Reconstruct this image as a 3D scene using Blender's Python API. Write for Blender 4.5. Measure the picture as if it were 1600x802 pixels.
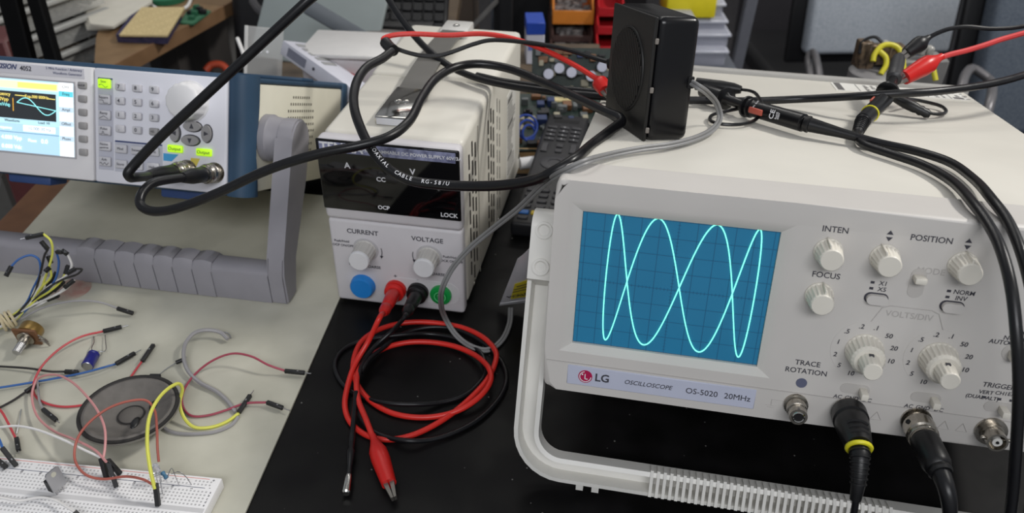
import bpy, bmesh, math, random
from mathutils import Matrix, Vector, Euler
random.seed(7)
pi = math.pi
scene = bpy.context.scene
COL = scene.collection
for o_ in list(bpy.data.objects): bpy.data.objects.remove(o_)

# ------------------------------------------------------------------ camera
FPX, CAMH, PITCH, ROLL = 1324.69, 0.4336, 0.5935, 0.0080
FWD = Vector((0, math.cos(PITCH), -math.sin(PITCH)))
UP0 = Vector((0, math.sin(PITCH), math.cos(PITCH)))
RT0 = Vector((1, 0, 0))
RT = RT0*math.cos(ROLL) + UP0*math.sin(ROLL)
UP = UP0*math.cos(ROLL) - RT0*math.sin(ROLL)
CAMLOC = Vector((0, 0, CAMH))
cam_data = bpy.data.cameras.new('camera')
cam_data.sensor_width = 36.0
cam_data.lens = FPX*36.0/1600.0
cam_data.clip_start = 0.02
cam_data.dof.use_dof = True
cam_data.dof.focus_distance = 0.53
cam_data.dof.aperture_fstop = 11.0
cam = bpy.data.objects.new('camera', cam_data)
COL.objects.link(cam)
mw = Matrix((RT, UP, -FWD)).transposed().to_4x4()
mw.translation = CAMLOC
cam.matrix_world = mw
scene.camera = cam

# ------------------------------------------------------------------ light
world = bpy.data.worlds.new('room_light')
scene.world = world
world.use_nodes = True
world.node_tree.nodes['Background'].inputs[0].default_value = (0.90, 0.94, 1.0, 1)
world.node_tree.nodes['Background'].inputs[1].default_value = 0.28
def area(name, loc, target, sx, sy, power, color=(1, 0.97, 0.92)):
    d = bpy.data.lights.new(name, 'AREA'); d.shape = 'RECTANGLE'; d.size = sx; d.size_y = sy
    d.energy = power; d.color = color
    o = bpy.data.objects.new(name, d); COL.objects.link(o)
    o.location = loc
    o.rotation_euler = (Vector(target)-Vector(loc)).to_track_quat('-Z', 'Y').to_euler()
    return o
area('tube_or_fill_light', (1.60, 0.85, 1.80), (0.2, 0.6, 0.1), 0.50, 0.16, 32)
area('tube_or_fill_light', (-0.55, 1.75, 2.1), (-0.45, 1.4, 0), 1.3, 0.35, 5)
area('tube_or_fill_light', (0.3, 3.1, 2.1), (0.3, 2.6, -0.3), 1.6, 0.35, 13)  # unseen fill lamp, added to brighten the chairs and background clutter
area('tube_or_fill_light', (0.0, -1.7, 1.95), (0.0, 0.4, 0.1), 1.8, 0.7, 37, (0.96, 0.97, 1.0))  # broad fill added behind the camera to lift the instrument fronts
vs = scene.view_settings
vs.view_transform = 'Standard'; vs.look = 'None'; vs.exposure = 0.0; vs.gamma = 1.0; vs.use_curve_mapping = False

# ------------------------------------------------------------------ helpers
def lin(c):
    r = []
    for v in c[:3]:
        v /= 255.0
        r.append(v/12.92 if v <= 0.04045 else ((v+0.055)/1.055)**2.4)
    return tuple(r)
MATS = {}
def mat(name, rgb, rough=0.5, metal=0.0, var=0.05, scale=60.0, bump=0.0, bscale=400.0, spec=0.5, trans=0.0, emit=0.0, alpha=1.0, coat=0.0, rvar=0.0, ior=1.45, rgb2=None, detail=3.0, specks=False):
    if name in MATS: return MATS[name]
    m = bpy.data.materials.new(name); m.use_nodes = True
    nt = m.node_tree; b = nt.nodes['Principled BSDF']
    c = lin(rgb); c2 = lin(rgb2) if rgb2 else tuple(x*(1-var*1.6) for x in c)
    tc = nt.nodes.new('ShaderNodeTexCoord')
    if var > 0 or rgb2 or bump or rvar:
        nz = nt.nodes.new('ShaderNodeTexNoise'); nz.inputs['Scale'].default_value = scale; nz.inputs['Detail'].default_value = detail
        nt.links.new(tc.outputs['Object'], nz.inputs['Vector'])
        mx = nt.nodes.new('ShaderNodeMix'); mx.data_type = 'RGBA'
        mx.inputs['A'].default_value = (*c, 1); mx.inputs['B'].default_value = (*c2, 1)
        rp = nt.nodes.new('ShaderNodeMapRange'); rp.inputs[1].default_value = 0.38; rp.inputs[2].default_value = 0.68
        nt.links.new(nz.outputs['Fac'], rp.inputs[0]); nt.links.new(rp.outputs[0], mx.inputs['Factor'])
        nt.links.new(mx.outputs['Result'], b.inputs['Base Color'])
        if specks:
            vo = nt.nodes.new('ShaderNodeTexVoronoi'); vo.inputs['Scale'].default_value = 75
            nt.links.new(tc.outputs['Object'], vo.inputs['Vector'])
            cm = nt.nodes.new('ShaderNodeMapRange'); cm.inputs[1].default_value = 0.055; cm.inputs[2].default_value = 0.035; cm.inputs[3].default_value = 0.0; cm.inputs[4].default_value = 0.55
            nt.links.new(vo.outputs['Distance'], cm.inputs[0])
            m2 = nt.nodes.new('ShaderNodeMix'); m2.data_type = 'RGBA'; m2.inputs['B'].default_value = (0.32, 0.31, 0.30, 1)
            nt.links.new(cm.outputs[0], m2.inputs['Factor']); nt.links.new(mx.outputs['Result'], m2.inputs['A']); nt.links.new(m2.outputs['Result'], b.inputs['Base Color'])
        if rvar:
            rr = nt.nodes.new('ShaderNodeMapRange'); rr.inputs[3].default_value = max(0.02, rough-rvar); rr.inputs[4].default_value = rough+rvar
            nt.links.new(rp.outputs[0], rr.inputs[0]); nt.links.new(rr.outputs[0], b.inputs['Roughness'])
        if emit: nt.links.new(mx.outputs['Result'], b.inputs['Emission Color'])
    else:
        b.inputs['Base Color'].default_value = (*c, 1)
        if emit: b.inputs['Emission Color'].default_value = (*c, 1)
    if not rvar: b.inputs['Roughness'].default_value = rough
    b.inputs['Metallic'].default_value = metal
    b.inputs['Specular IOR Level'].default_value = spec
    b.inputs['Transmission Weight'].default_value = trans
    b.inputs['Alpha'].default_value = alpha
    b.inputs['Coat Weight'].default_value = coat
    b.inputs['IOR'].default_value = ior
    b.inputs['Emission Strength'].default_value = emit
    if bump:
        n2 = nt.nodes.new('ShaderNodeTexNoise'); n2.inputs['Scale'].default_value = bscale; n2.inputs['Detail'].default_value = 2
        nt.links.new(tc.outputs['Object'], n2.inputs['Vector'])
        bp = nt.nodes.new('ShaderNodeBump'); bp.inputs['Strength'].default_value = bump; bp.inputs['Distance'].default_value = 0.0006
        nt.links.new(n2.outputs['Fac'], bp.inputs['Height']); nt.links.new(bp.outputs['Normal'], b.inputs['Normal'])
    MATS[name] = m
    return m

class G:
    """collects geometry for ONE mesh object"""
    def __init__(s): s.bm = bmesh.new()
    def _v(s, p): return s.bm.verts.new(Vector(p))
    def poly(s, pts):
        try: s.bm.faces.new([s._v(p) for p in pts])
        except ValueError: pass
        return s
    def box(s, lo, hi, bev=0.0, seg=2, M=None):
        lo = Vector(lo); hi = Vector(hi)
        r = bmesh.ops.create_cube(s.bm, size=1.0)
        vs_ = r['verts']
        c = (lo+hi)/2; d = hi-lo
        for v in vs_: v.co = Vector((v.co.x*d.x, v.co.y*d.y, v.co.z*d.z))+c
        if bev > 0:
            es = list({e for v in vs_ for e in v.link_edges})
            q = bmesh.ops.bevel(s.bm, geom=es, offset=bev, segments=seg, profile=0.5, affect='EDGES', clamp_overlap=True)
            vs_ = list({v for v in q['verts']} | {v for v in vs_ if v.is_valid})
        if M is not None:
            for v in vs_: v.co = M @ v.co
        return s
    def lathe(s, o, ax, prof, n=24, flute=0, amp=0.08, f0=0, f1=99, caps=True):
        o = Vector(o); ax = Vector(ax).normalized()
        t = Vector((0, 0, 1)) if abs(ax.z) < 0.9 else Vector((1, 0, 0))
        u = ax.cross(t).normalized(); w = ax.cross(u)
        if flute: n = flute*4
        rings = []
        for i, (d, r) in enumerate(prof):
            ring = []
            for k in range(n):
                a = 2*pi*k/n
                rr = max(r, 1e-5)
                if flute and f0 <= i <= f1 and k % 4 in (0, 1): rr *= (1-amp)
                ring.append(s._v(o+ax*d+(u*math.cos(a)+w*math.sin(a))*rr))
            rings.append(ring)
        for a, b in zip(rings, rings[1:]):
            for k in range(n):
                s.bm.faces.new((a[k], a[(k+1) % n], b[(k+1) % n], b[k]))
        if caps:
            s.bm.faces.new(rings[0][::-1]); s.bm.faces.new(rings[-1])
        return s
    def cyl(s, a, b, r, r2=None, n=16):
        a = Vector(a); b = Vector(b)
        return s.lathe(a, b-a, [(0, r), ((b-a).length, r if r2 is None else r2)], n)
    def ring(s, o, ax, r, rt, n=28, m=8):
        o = Vector(o); ax = Vector(ax).normalized()
        t = Vector((0, 0, 1)) if abs(ax.z) < 0.9 else Vector((1, 0, 0))
        u = ax.cross(t).normalized(); w = ax.cross(u)
        pts = [o+(u*math.cos(2*pi*k/n)+w*math.sin(2*pi*k/n))*r for k in range(n)]
        return s.tube(pts, rt, n=m, sub=1, closed=True)
    def tube(s, pts, r, n=8, sub=6, closed=False, caps=True):
        pts = spline(pts, sub, closed)
        N = len(pts); rings = []; prev = None
        for i, p in enumerate(pts):
            if closed: t = pts[(i+1) % N]-pts[i-1]
            else: t = pts[min(i+1, N-1)]-pts[max(i-1, 0)]
            if t.length < 1e-9: t = Vector((0, 0, 1))
            t.normalize()
            if prev is None:
                h = Vector((0, 0, 1)) if abs(t.z) < 0.9 else Vector((1, 0, 0))
                nrm = t.cross(h).normalized()
            else:
                nrm = prev-t*prev.dot(t)
                nrm = nrm.normalized() if nrm.length > 1e-6 else t.orthogonal().normalized()
            prev = nrm; bn = t.cross(nrm)
            rr = r(i/(N-1.0)) if callable(r) else r
            rings.append([s._v(p+(nrm*math.cos(2*pi*k/n)+bn*math.sin(2*pi*k/n))*rr) for k in range(n)])
        prs = list(zip(rings, rings[1:]))
        if closed: prs.append((rings[-1], rings[0]))
        for a, b in prs:
            for k in range(n): s.bm.faces.new((a[k], b[k], b[(k+1) % n], a[(k+1) % n]))
        if caps and not closed:
            s.bm.faces.new(rings[0]); s.bm.faces.new(rings[-1][::-1])
        return s
    def prism(s, pts, vec):
        vec = Vector(vec); pts = [Vector(p) for p in pts]
        a = [s._v(p) for p in pts]; b = [s._v(p+vec) for p in pts]
        s.bm.faces.new(a); s.bm.faces.new(b[::-1])
        n = len(a)
        for k in range(n): s.bm.faces.new((a[k], b[k], b[(k+1) % n], a[(k+1) % n]))
        return s
    def ball(s, c, r, n=12, sc=(1, 1, 1)):
        q = bmesh.ops.create_uvsphere(s.bm, u_segments=n, v_segments=max(6, n//2), radius=r)
        for v in q['verts']: v.co = Vector((v.co.x*sc[0], v.co.y*sc[1], v.co.z*sc[2]))+Vector(c)
        return s
    def grid(s, fn, nu, nv, th=0.0):
        """parametric sheet fn(u,v)->point"""
        P_ = [[Vector(fn(i/nu, j/nv)) for j in range(nv+1)] for i in range(nu+1)]
        V_ = [[s._v(p) for p in row] for row in P_]
        fs = []
        for i in range(nu):
            for j in range(nv): fs.append(s.bm.faces.new((V_[i][j], V_[i+1][j], V_[i+1][j+1], V_[i][j+1])))
        if th:
            s.bm.normal_update()
            bmesh.ops.solidify(s.bm, geom=fs, thickness=th)
        return s

def spline(pts, sub, closed=False):
    pts = [Vector(p) for p in pts]
    if sub <= 1 or len(pts) < 3: return pts
    out = []; N = len(pts)
    rng = range(N) if closed else range(N-1)
    for i in rng:
        if closed: p0, p1, p2, p3 = pts[i-1], pts[i], pts[(i+1) % N], pts[(i+2) % N]
        else:
            p1, p2 = pts[i], pts[i+1]
            p0 = pts[i-1] if i > 0 else p1*2-p2
            p3 = pts[i+2] if i+2 < N else p2*2-p1
        # centripetal-ish Catmull-Rom
        t0 = 0; a = 0.5
        t1 = t0+max((p1-p0).length, 1e-6)**a; t2 = t1+max((p2-p1).length, 1e-6)**a; t3 = t2+max((p3-p2).length, 1e-6)**a
        for k in range(sub):
            t = t1+(t2-t1)*k/sub
            A1 = p0*((t1-t)/(t1-t0))+p1*((t-t0)/(t1-t0)); A2 = p1*((t2-t)/(t2-t1))+p2*((t-t1)/(t2-t1)); A3 = p2*((t3-t)/(t3-t2))+p3*((t-t2)/(t3-t2))
            B1 = A1*((t2-t)/(t2-t0))+A2*((t-t0)/(t2-t0)); B2 = A2*((t3-t)/(t3-t1))+A3*((t-t1)/(t3-t1))
            out.append(B1*((t2-t)/(t2-t1))+B2*((t-t1)/(t2-t1)))
    if not closed: out.append(pts[-1])
    return out

def rootm(p):
    while p.parent: p = p.parent
    return p.matrix_basis
def build(g, name, m, parent=None, label=None, world=False, sharp=38, origin=None):
    bm = g.bm
    bmesh.ops.recalc_face_normals(bm, faces=bm.faces)
    me = bpy.data.meshes.new(name)
    if parent is not None and world: bm.transform(rootm(parent).inverted())
    if origin is not None: bm.transform(Matrix.Translation(-Vector(origin)))
    for f in bm.faces: f.smooth = True
    bm.to_mesh(me); bm.free()
    me.set_sharp_from_angle(angle=math.radians(sharp))
    o = bpy.data.objects.new(name, me); COL.objects.link(o)
    if m is not None: me.materials.append(m)
    if parent is not None: o.parent = parent
    if origin is not None: o.location = origin
    if label: o['label'] = label
    return o
def tag(o, label, cat, group=None, kind=None):
    if label: o['label'] = label
    if cat: o['category'] = cat
    if group: o['group'] = group
    if kind: o['kind'] = kind
    return o
def thing(name, label, cat, loc=(0, 0, 0), rot=(0, 0, 0), group=None):
    o = bpy.data.objects.new(name, None); COL.objects.link(o)
    o.empty_display_size = 0.02
    o.location = loc; o.rotation_euler = rot
    return tag(o, label, cat, group)
def copy_part(o, parent, loc):
    c = o.copy(); COL.objects.link(c); c.parent = parent; c.location = loc
    return c
TEXTS = []
RX90 = Matrix.Rotation(pi/2, 4, 'X')
def text(s_, size, parent, M, m, align='CENTER', shear=0.0, bold=0.0, name='lettering', space=1.0, ext=0.00006):
    TEXTS.append((s_, size, parent, M, m, align, shear, bold, name, space, ext))
def ftext(s_, size, parent, x, z, m, y=-0.0002, **k):
    text(s_, size, parent, Matrix.Translation((x, y, z)) @ RX90, m, **k)
def flush_text():
    obs = []
    for (s_, size, parent, M, m, align, shear, bold, name, space, ext) in TEXTS:
        c = bpy.data.curves.new(name, 'FONT'); c.body = s_; c.size = size; c.align_x = align; c.align_y = 'CENTER'
        c.shear = shear; c.offset = bold*size; c.space_character = space; c.extrude = ext; c.resolution_u = 3
        o = bpy.data.objects.new(name, c); COL.objects.link(o); obs.append(o)
    bpy.context.view_layer.update()
    dg = bpy.context.evaluated_depsgraph_get()
    new = []
    for o, T in zip(obs, TEXTS):
        me = bpy.data.meshes.new_from_object(o.evaluated_get(dg))
        n = bpy.data.objects.new(T[8], me); new.append((n, T))
    for o in obs:
        c = o.data; bpy.data.objects.remove(o); bpy.data.curves.remove(c)
    for n, T in new:
        n.name = T[8]; n.data.name = T[8]
        COL.objects.link(n); n.parent = T[2]; n.matrix_basis = T[3]
        n.data.materials.clear(); n.data.materials.append(T[4])

def P(u, v, z=None, y=None, d=None):
    """a point of the room: on the level z, at the distance y, or at the depth d from the lens"""
    dr = RT*((u-800.0)/FPX)+UP*(-(v-401.0)/FPX)+FWD
    if z is not None: t = (z-CAMH)/dr.z
    elif y is not None: t = y/dr.y
    else: t = d
    return CAMLOC+dr*t
def interp(keys, vals, x):
    for i in range(len(keys)-1):
        if keys[i] <= x <= keys[i+1]:
            return vals[i]+(vals[i+1]-vals[i])*(x-keys[i])/(keys[i+1]-keys[i])
    return vals[-1]

# ------------------------------------------------------------------ materials
m_case = mat('instrument_beige', (217, 213, 203), 0.42, var=0.03, scale=18, bump=0.05, bscale=900)
m_front = mat('instrument_front_grey', (206, 202, 197), 0.45, var=0.02, scale=25, bump=0.04, bscale=1200)
m_knob = mat('knob_ivory', (226, 221, 209), 0.4, var=0.03)
m_ink = mat('print_dark_grey', (62, 62, 70), 0.6, var=0)
m_inkl = mat('print_pale_grey', (182, 178, 174), 0.6, var=0)
m_white = mat('print_white', (232, 232, 236), 0.6, var=0)
m_blackp = mat('black_plastic', (24, 24, 26), 0.42, var=0.1, scale=80)
m_rubber = mat('black_rubber', (17, 17, 19), 0.42, var=0.12, scale=120, rvar=0.06)
m_cable = mat('cable_black', (19, 19, 22), 0.36, var=0.12, scale=90, rvar=0.06)
m_dark = mat('recess_dark', (18, 18, 20), 0.8, var=0)
m_nickel = mat('nickel', (176, 170, 160), 0.26, 1.0, var=0.08, scale=300, rvar=0.08)
m_chrome = mat('chrome', (205, 203, 198), 0.14, 1.0, var=0.05, scale=200)
m_steel = mat('lead_steel', (188, 188, 190), 0.3, 1.0, var=0.05)
m_redp = mat('red_plastic', (205, 34, 30), 0.33, var=0.06, scale=60)
m_redw = mat('red_wire', (214, 46, 38), 0.36, var=0.05, scale=60)
m_yel = mat('yellow_plastic', (214, 206, 42), 0.4, var=0.05)
m_table = mat('black_benchtop', (9, 9, 9), 0.5, var=0.25, scale=30, rvar=0.10, bump=0.25, bscale=60, rgb2=(17, 16, 17), detail=8, spec=0.2, specks=True)
m_sheet = mat('grey_board', (190, 188, 174), 0.62, scale=14, rgb2=(170, 168, 154), detail=9, bump=0.06, bscale=150)
m_wood = mat('wood_brown', (122, 84, 56), 0.5, scale=20, rgb2=(98, 64, 42), detail=6)
m_woodl = mat('wood_tan', (158, 126, 90), 0.5, scale=26, rgb2=(138, 108, 76), detail=6)
# ================================================================== setting
o = build(G().box((-4, -1.5, -0.80), (4, 4.6, -0.75)), 'floor', mat('floor_carpet', (58, 56, 58), 0.9, scale=60, rgb2=(44, 43, 46), detail=8, bump=0.4, bscale=500)); tag(o, None, None, kind='structure')
o = build(G().box((-4, 4.6, -0.80), (4, 4.7, 2.4)), 'wall_back', mat('wall_paint', (150, 148, 146), 0.8, scale=8, var=0.04)); tag(o, None, None, kind='structure')

bench = thing('workbench', 'black-topped workbench with wooden edge that carries the instruments', 'workbench', (0.2, 0.4, -0.03))
build(G().box((-0.462, 0.05, -0.03), (1.0, 0.80, 0.0), 0.002, 1), 'benchtop', m_table, bench, world=True)
build(G().box((-0.497, 0.05, -0.034), (-0.4625, 0.80, 0.0), 0.002), 'edge_trim', m_wood, bench, 'brown wooden edge strip', world=True)
build(G().box((0.16, 0.8004, -0.03), (0.42, 1.02, 0.0), 0.001, 1), 'benchtop_extension', m_table, bench, world=True)
for x_ in (-0.44, 0.95):
    for y_ in (0.10, 0.74): build(G().box((x_-0.02, y_-0.02, -0.75), (x_+0.02, y_+0.02, -0.0302)), 'leg', m_blackp, bench, world=True)

sheet = G().prism([(-0.4615, 0.06, 0.0003), (-0.1905, 0.06, 0.0003), (-0.166, 0.351, 0.0003), (-0.1464, 0.5665, 0.0003), (-0.1300, 0.738, 0.0003), (-0.24, 0.7560, 0.0003), (-0.4615, 0.779, 0.0003)], (0, 0, 0.0016))
o = build(sheet, 'work_mat', m_sheet); tag(o, 'pale grey board lying on the left of the black benchtop', 'board')
ZS = 0.0019  # top of the grey board

rear = thing('rear_bench', 'light wooden bench behind the power supply, loaded with circuit boards', 'workbench', (0.0, 0.95, -0.03))
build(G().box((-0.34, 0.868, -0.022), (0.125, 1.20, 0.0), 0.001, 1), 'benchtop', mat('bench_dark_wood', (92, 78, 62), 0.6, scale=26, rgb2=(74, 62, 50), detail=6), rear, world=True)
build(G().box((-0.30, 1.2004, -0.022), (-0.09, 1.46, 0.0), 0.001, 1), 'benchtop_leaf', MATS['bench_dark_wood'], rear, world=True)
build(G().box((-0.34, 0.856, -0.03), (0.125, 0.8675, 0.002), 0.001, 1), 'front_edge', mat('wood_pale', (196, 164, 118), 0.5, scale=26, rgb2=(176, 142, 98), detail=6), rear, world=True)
for x_ in (-0.31, 0.095):
    for y_ in (0.90, 1.16): build(G().box((x_-0.02, y_-0.02, -0.75), (x_+0.02, y_+0.02, -0.0222)), 'leg', m_blackp, rear, world=True)

# ================================================================== oscilloscope
SW, SH, SD = 0.3195, 0.1336, 0.3877
SA, ST = -0.1916, 0.1945
SLOC = Vector((0.0191, 0.3856, 0.0772))
scope = thing('oscilloscope', 'beige analogue oscilloscope with blue screen showing a green looping trace', 'oscilloscope', SLOC, (-ST, 0, SA))
SM = scope.matrix_basis.copy()
def STOP(u, v, h=0.0):
    """point at height h above the oscilloscope's lid, seen at pixel"""
    inv = SM.inverted(); o = inv @ CAMLOC
    d = (inv.to_3x3() @ (P(u, v, d=1.0)-CAMLOC))
    t = (SH+h-o.z)/d.z
    return SM @ (o+d*t)
def SL(x, y, z): return SM @ Vector((x, y, z))

# front moulding with the recessed screen surround
def front_plate(W, H, x0, x1, z0, z1, ix0, ix1, iz0, iz1, dep, back, bev):
    g = G(); bm = g.bm
    xs = [0, x0, x1, W]; zs = [0, z0, z1, H]
    V = [[bm.verts.new((x, 0, z)) for z in zs] for x in xs]
    for i in range(3):
        for j in range(3):
            if i == 1 and j == 1: continue
            bm.faces.new((V[i][j], V[i+1][j], V[i+1][j+1], V[i][j+1]))
    I = [bm.verts.new(p) for p in ((ix0, dep, iz0), (ix1, dep, iz0), (ix1, dep, iz1), (ix0, dep, iz1))]
    O = [V[1][1], V[2][1], V[2][2], V[1][2]]
    for k in range(4): bm.faces.new((O[k], O[(k+1) % 4], I[(k+1) % 4], I[k]))
    J = [bm.verts.new((p.co.x, dep+0.012, p.co.z)) for p in I]
    for k in range(4): bm.faces.new((I[k], I[(k+1) % 4], J[(k+1) % 4], J[k]))
    per = [V[0][0], V[1][0], V[2][0], V[3][0], V[3][1], V[3][2], V[3][3], V[2][3], V[1][3], V[0][3], V[0][2], V[0][1]]
    Bk = [bm.verts.new((p.co.x, back, p.co.z)) for p in per]
    es = []
    n = len(per)
    for k in range(n):
        bm.faces.new((per[k], per[(k+1) % n], Bk[(k+1) % n], Bk[k]))
    bm.edges.ensure_lookup_table()
    for k in range(n): es.append(bm.edges.get((per[k], per[(k+1) % n])))
    for k in (0, 3, 6, 9): es.append(bm.edges.get((per[k], Bk[k])))
    bmesh.ops.bevel(bm, geom=es, offset=bev, segments=3, profile=0.5, affect='EDGES')
    return g
bez = build(front_plate(SW, SH, 0.0085, 0.1310, 0.0270, 0.1215, 0.0158, 0.1236, 0.0312, 0.1150, 0.004, 0.036, 0.0045), 'front_panel', m_front, scope, 'grey front panel')
build(G().box((0.003, 0.0362, 0.003), (SW-0.003, SD-0.012, SH-0.0012), 0.004), 'cover', m_case, scope, 'beige metal cover')
build(G().box((0.0, SD-0.0118, 0.0), (SW, SD, SH+0.0022), 0.003), 'rear_frame', mat('rear_frame_grey', (164, 162, 158), 0.5, var=0.03), scope)
build(G().box((0.0015, -0.0003, 0.0196), (SW-0.002, 0.0012, 0.0202)), 'seam', m_inkl, bez)
for x_ in (0.03, SW-0.03): build(G().cyl((x_, SD-0.03, 0.003), (x_, SD-0.03, -0.003), 0.009), 'foot', m_rubber, scope)
build(G().cyl((0.203, 0.352, SH-0.0012), (0.203, 0.352, SH-0.0006), 0.0016, n=10), 'rivet', m_ink, scope)
# CRT
scr = build(G().grid(lambda a, b: (0.0160+0.1074*a, 0.0058-0.0012*math.sin(pi*a)*math.sin(pi*b), 0.0314+0.0834*b), 12, 10), 'screen',
            mat('crt_blue', (28, 86, 116), 0.22, scale=9, var=0.06, emit=0.85, spec=0.4), scope, 'blue cathode ray tube screen')
g = G(); cx, cz, dv = 0.0697, 0.0731, 0.0103
def crt(x, z): return 0.00515-0.0012*math.sin(pi*(x-0.016)/0.1074)*math.sin(pi*(z-0.0314)/0.0834)
def gl(x0, z0, x1, z1, w):
    n = 12
    for k in range(n):
        a = k/n; b = (k+1)/n
        p = [(x0+(x1-x0)*t, z0+(z1-z0)*t) for t in (a, b)]
        if abs(x1-x0) > abs(z1-z0): q = [(p[0][0], p[0][1]-w), (p[1][0], p[1][1]-w), (p[1][0], p[1][1]+w), (p[0][0], p[0][1]+w)]
        else: q = [(p[0][0]-w, p[0][1]), (p[0][0]+w, p[0][1]), (p[1][0]+w, p[1][1]), (p[1][0]-w, p[1][1])]
        g.poly([(x, crt(x, z), z) for x, z in q])
for k in range(-5, 6): gl(cx+k*dv, 0.0316, cx+k*dv, 0.1146, 0.00013)
for k in range(-4, 5): gl(0.0162, cz+k*dv, 0.1232, cz+k*dv, 0.00013) if 0.0316 < cz+k*dv < 0.1146 else None
for k in range(-25, 26):
    x = cx+k*dv/5; g.poly([(x-.0001, crt(x, cz)-.00003, cz-.0009), (x+.0001, crt(x, cz)-.00003, cz-.0009), (x+.0001, crt(x, cz)-.00003, cz+.0009), (x-.0001, crt(x, cz)-.00003, cz+.0009)])
for k in range(-19, 20):
    z = cz+k*dv/5; g.poly([(cx-.0009, crt(cx, z)-.00003, z-.0001), (cx+.0009, crt(cx, z)-.00003, z-.0001), (cx+.0009, crt(cx, z)-.00003, z+.0001), (cx-.0009, crt(cx, z)-.00003, z+.0001)])
build(g, 'graticule', mat('graticule_ink', (24, 66, 96), 0.5, var=0, emit=0.55), scr)
pts = []
for k in range(240):
    t = 2*pi*k/240; x = 0.0738+0.0418*math.sin(t); z = 0.0752+0.0398*math.sin(4*t)
    pts.append((x, crt(x, z)-0.0001, z))
build(G().tube(pts, 0.00040, n=6, sub=1, closed=True), 'trace', mat('phosphor_trace', (122, 255, 214), 0.5, var=0, emit=1.25), scr, 'glowing pale green trace of four crossing loops')
# name plate
npl = build(G().box((0.0147, -0.0006, 0.0053), (0.1252, 0.002, 0.0184), 0.0004, 1), 'nameplate', mat('nameplate_blue_grey', (192, 196, 214), 0.4, var=0.02), scope, 'pale blue-grey name strip')
lg = build(G().cyl((0.0257, -0.0006, 0.0120), (0.0257, -0.0009, 0.0120), 0.0042, n=32), 'logo', mat('logo_crimson', (176, 24, 76), 0.4, var=0), npl)
g = G().box((0.0253, -0.0011, 0.0102), (0.0258, -0.0008, 0.0138)); g.box((0.0253, -0.0011, 0.0102), (0.0273, -0.0008, 0.0107)); g.cyl((0.0239, -0.0008, 0.0134), (0.0239, -0.0011, 0.0134), 0.0005, n=10)
for k in range(22):
    a0 = 1.75+k*0.205; a1 = a0+0.215
    g.poly([(0.0257+r*math.cos(a), -0.0011, 0.0120+r*math.sin(a)) for r, a in ((0.0031, a0), (0.0036, a0), (0.0036, a1), (0.0031, a1))])
build(g, 'logo', m_white, npl)
ftext('LG', 0.0072, npl, 0.0358, 0.0121, m_ink, y=-0.0008, bold=0.02)
ftext('OSCILLOSCOPE', 0.0040, npl, 0.0630, 0.0120, m_ink, y=-0.0008, shear=0.25)
ftext('OS-5020', 0.0052, npl, 0.0945, 0.0118, m_ink, y=-0.0008)
ftext('20MHz', 0.0052, npl, 0.1150, 0.0118, m_ink, y=-0.0008)
# printing
for s_, x, z, sz in (('INTEN', .1500, .1210, .0052), ('FOCUS', .1500, .0945, .0052), ('POSITION', .1979, .1213, .0052), ('TRACE', .1500, .0397, .0050), ('ROTATION', .1500, .0345, .0050),
                     ('X1', .1796, .0935, .0040), ('X5', .1796, .0900, .0040), ('NORM', .2203, .0935, .0040), ('INV', .2195, .0900, .0040),
                     ('AC', .1696, .0212, .0037), ('GND', .1772, .0213, .0037), ('DC', .1856, .0213, .0037), ('AC', .2080, .0212, .0037), ('GND', .2156, .0213, .0037), ('DC', .2240, .0213, .0037),
                     ('TRIGGER SOURCE', .2590, .0410, .0046), ('VERT', .2452, .0362, .0036), ('CH1', .2528, .0368, .0036), ('EXT', .2590, .0370, .0036), ('(DUAL ALT)', .2440, .0328, .0036), ('LINE', .2670, .0345, .0036),
                     ('AUTO', .2440, .0675, .0040), ('NORM', .2508, .0705, .0040), ('MODE', .2585, .0745, .0046)):
    ftext(s_, sz*.9, bez, x, z, m_ink, bold=0.006, shear=0.12 if sz < 0.0047 else 0.0)
for s_, x, z in (('VOLTS/DIV', .1965, .0765), ('MODE', .2015, .1035)): ftext(s_, 0.0050, bez, x, z, m_inkl)
for cxk, czk in ((.1780, .0525), (.2165, .0530)):
    for s_, dx, dz in (('.5', -10.5, 9.8), ('.2', -4, 13.5), ('.1', 3.2, 13.6), ('50', 10, 10), ('20', 13.8, 3.4), ('10', 13.8, -4.2), ('1', -13.6, 3.2), ('2', -13.8, -4.2), ('5', -10.7, -10.3), ('10', -4.2, -14.2)):
        ftext(s_, 0.0039, bez, cxk+dx*1.07/1000, czk+dz*1.07/1000, m_ink, y=-0.0006, shear=0.15, bold=0.006)
def tri(g, x, z, s_, up):
    k = s_ if up else -s_
    g.prism([(x-s_*0.8, -0.0002, z-k*0.5), (x+s_*0.8, -0.0002, z-k*0.5), (x, -0.0002, z+k*0.6)], (0, 0.0003, 0))
for x in (.1773, .2158):
    g = G(); tri(g, x, .1226, .0021, True); tri(g, x, .1190, .0021, False); build(g, 'arrow_mark', m_ink, bez)
for x, z in ((.1742, .0935), (.1742, .0900), (.2128, .0935), (.2128, .0900), (.2450, .0330), (.2528, .0330), (.2590, .0330), (.2495, .0675)):
    build(G().box((x-.0010, -.0002, z-.0006), (x+.0010, .0002, z+.0008)), 'symbol_mark', m_ink, bez)
g = G()   # faint outline above the volts/div knobs and warning triangles
for a_, b_ in (((.182, .0795), (.186, .0812)), ((.186, .0812), (.207, .0812)), ((.207, .0812), (.211, .0795)), ((.178, .0705), (.182, .0795)), ((.211, .0795), (.215, .0705))):
    g.tube([(a_[0], -0.0001, a_[1]), (b_[0], -0.0001, b_[1])], 0.00022, n=4, sub=1)
build(g, 'faint_outline', m_inkl, bez)
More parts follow.
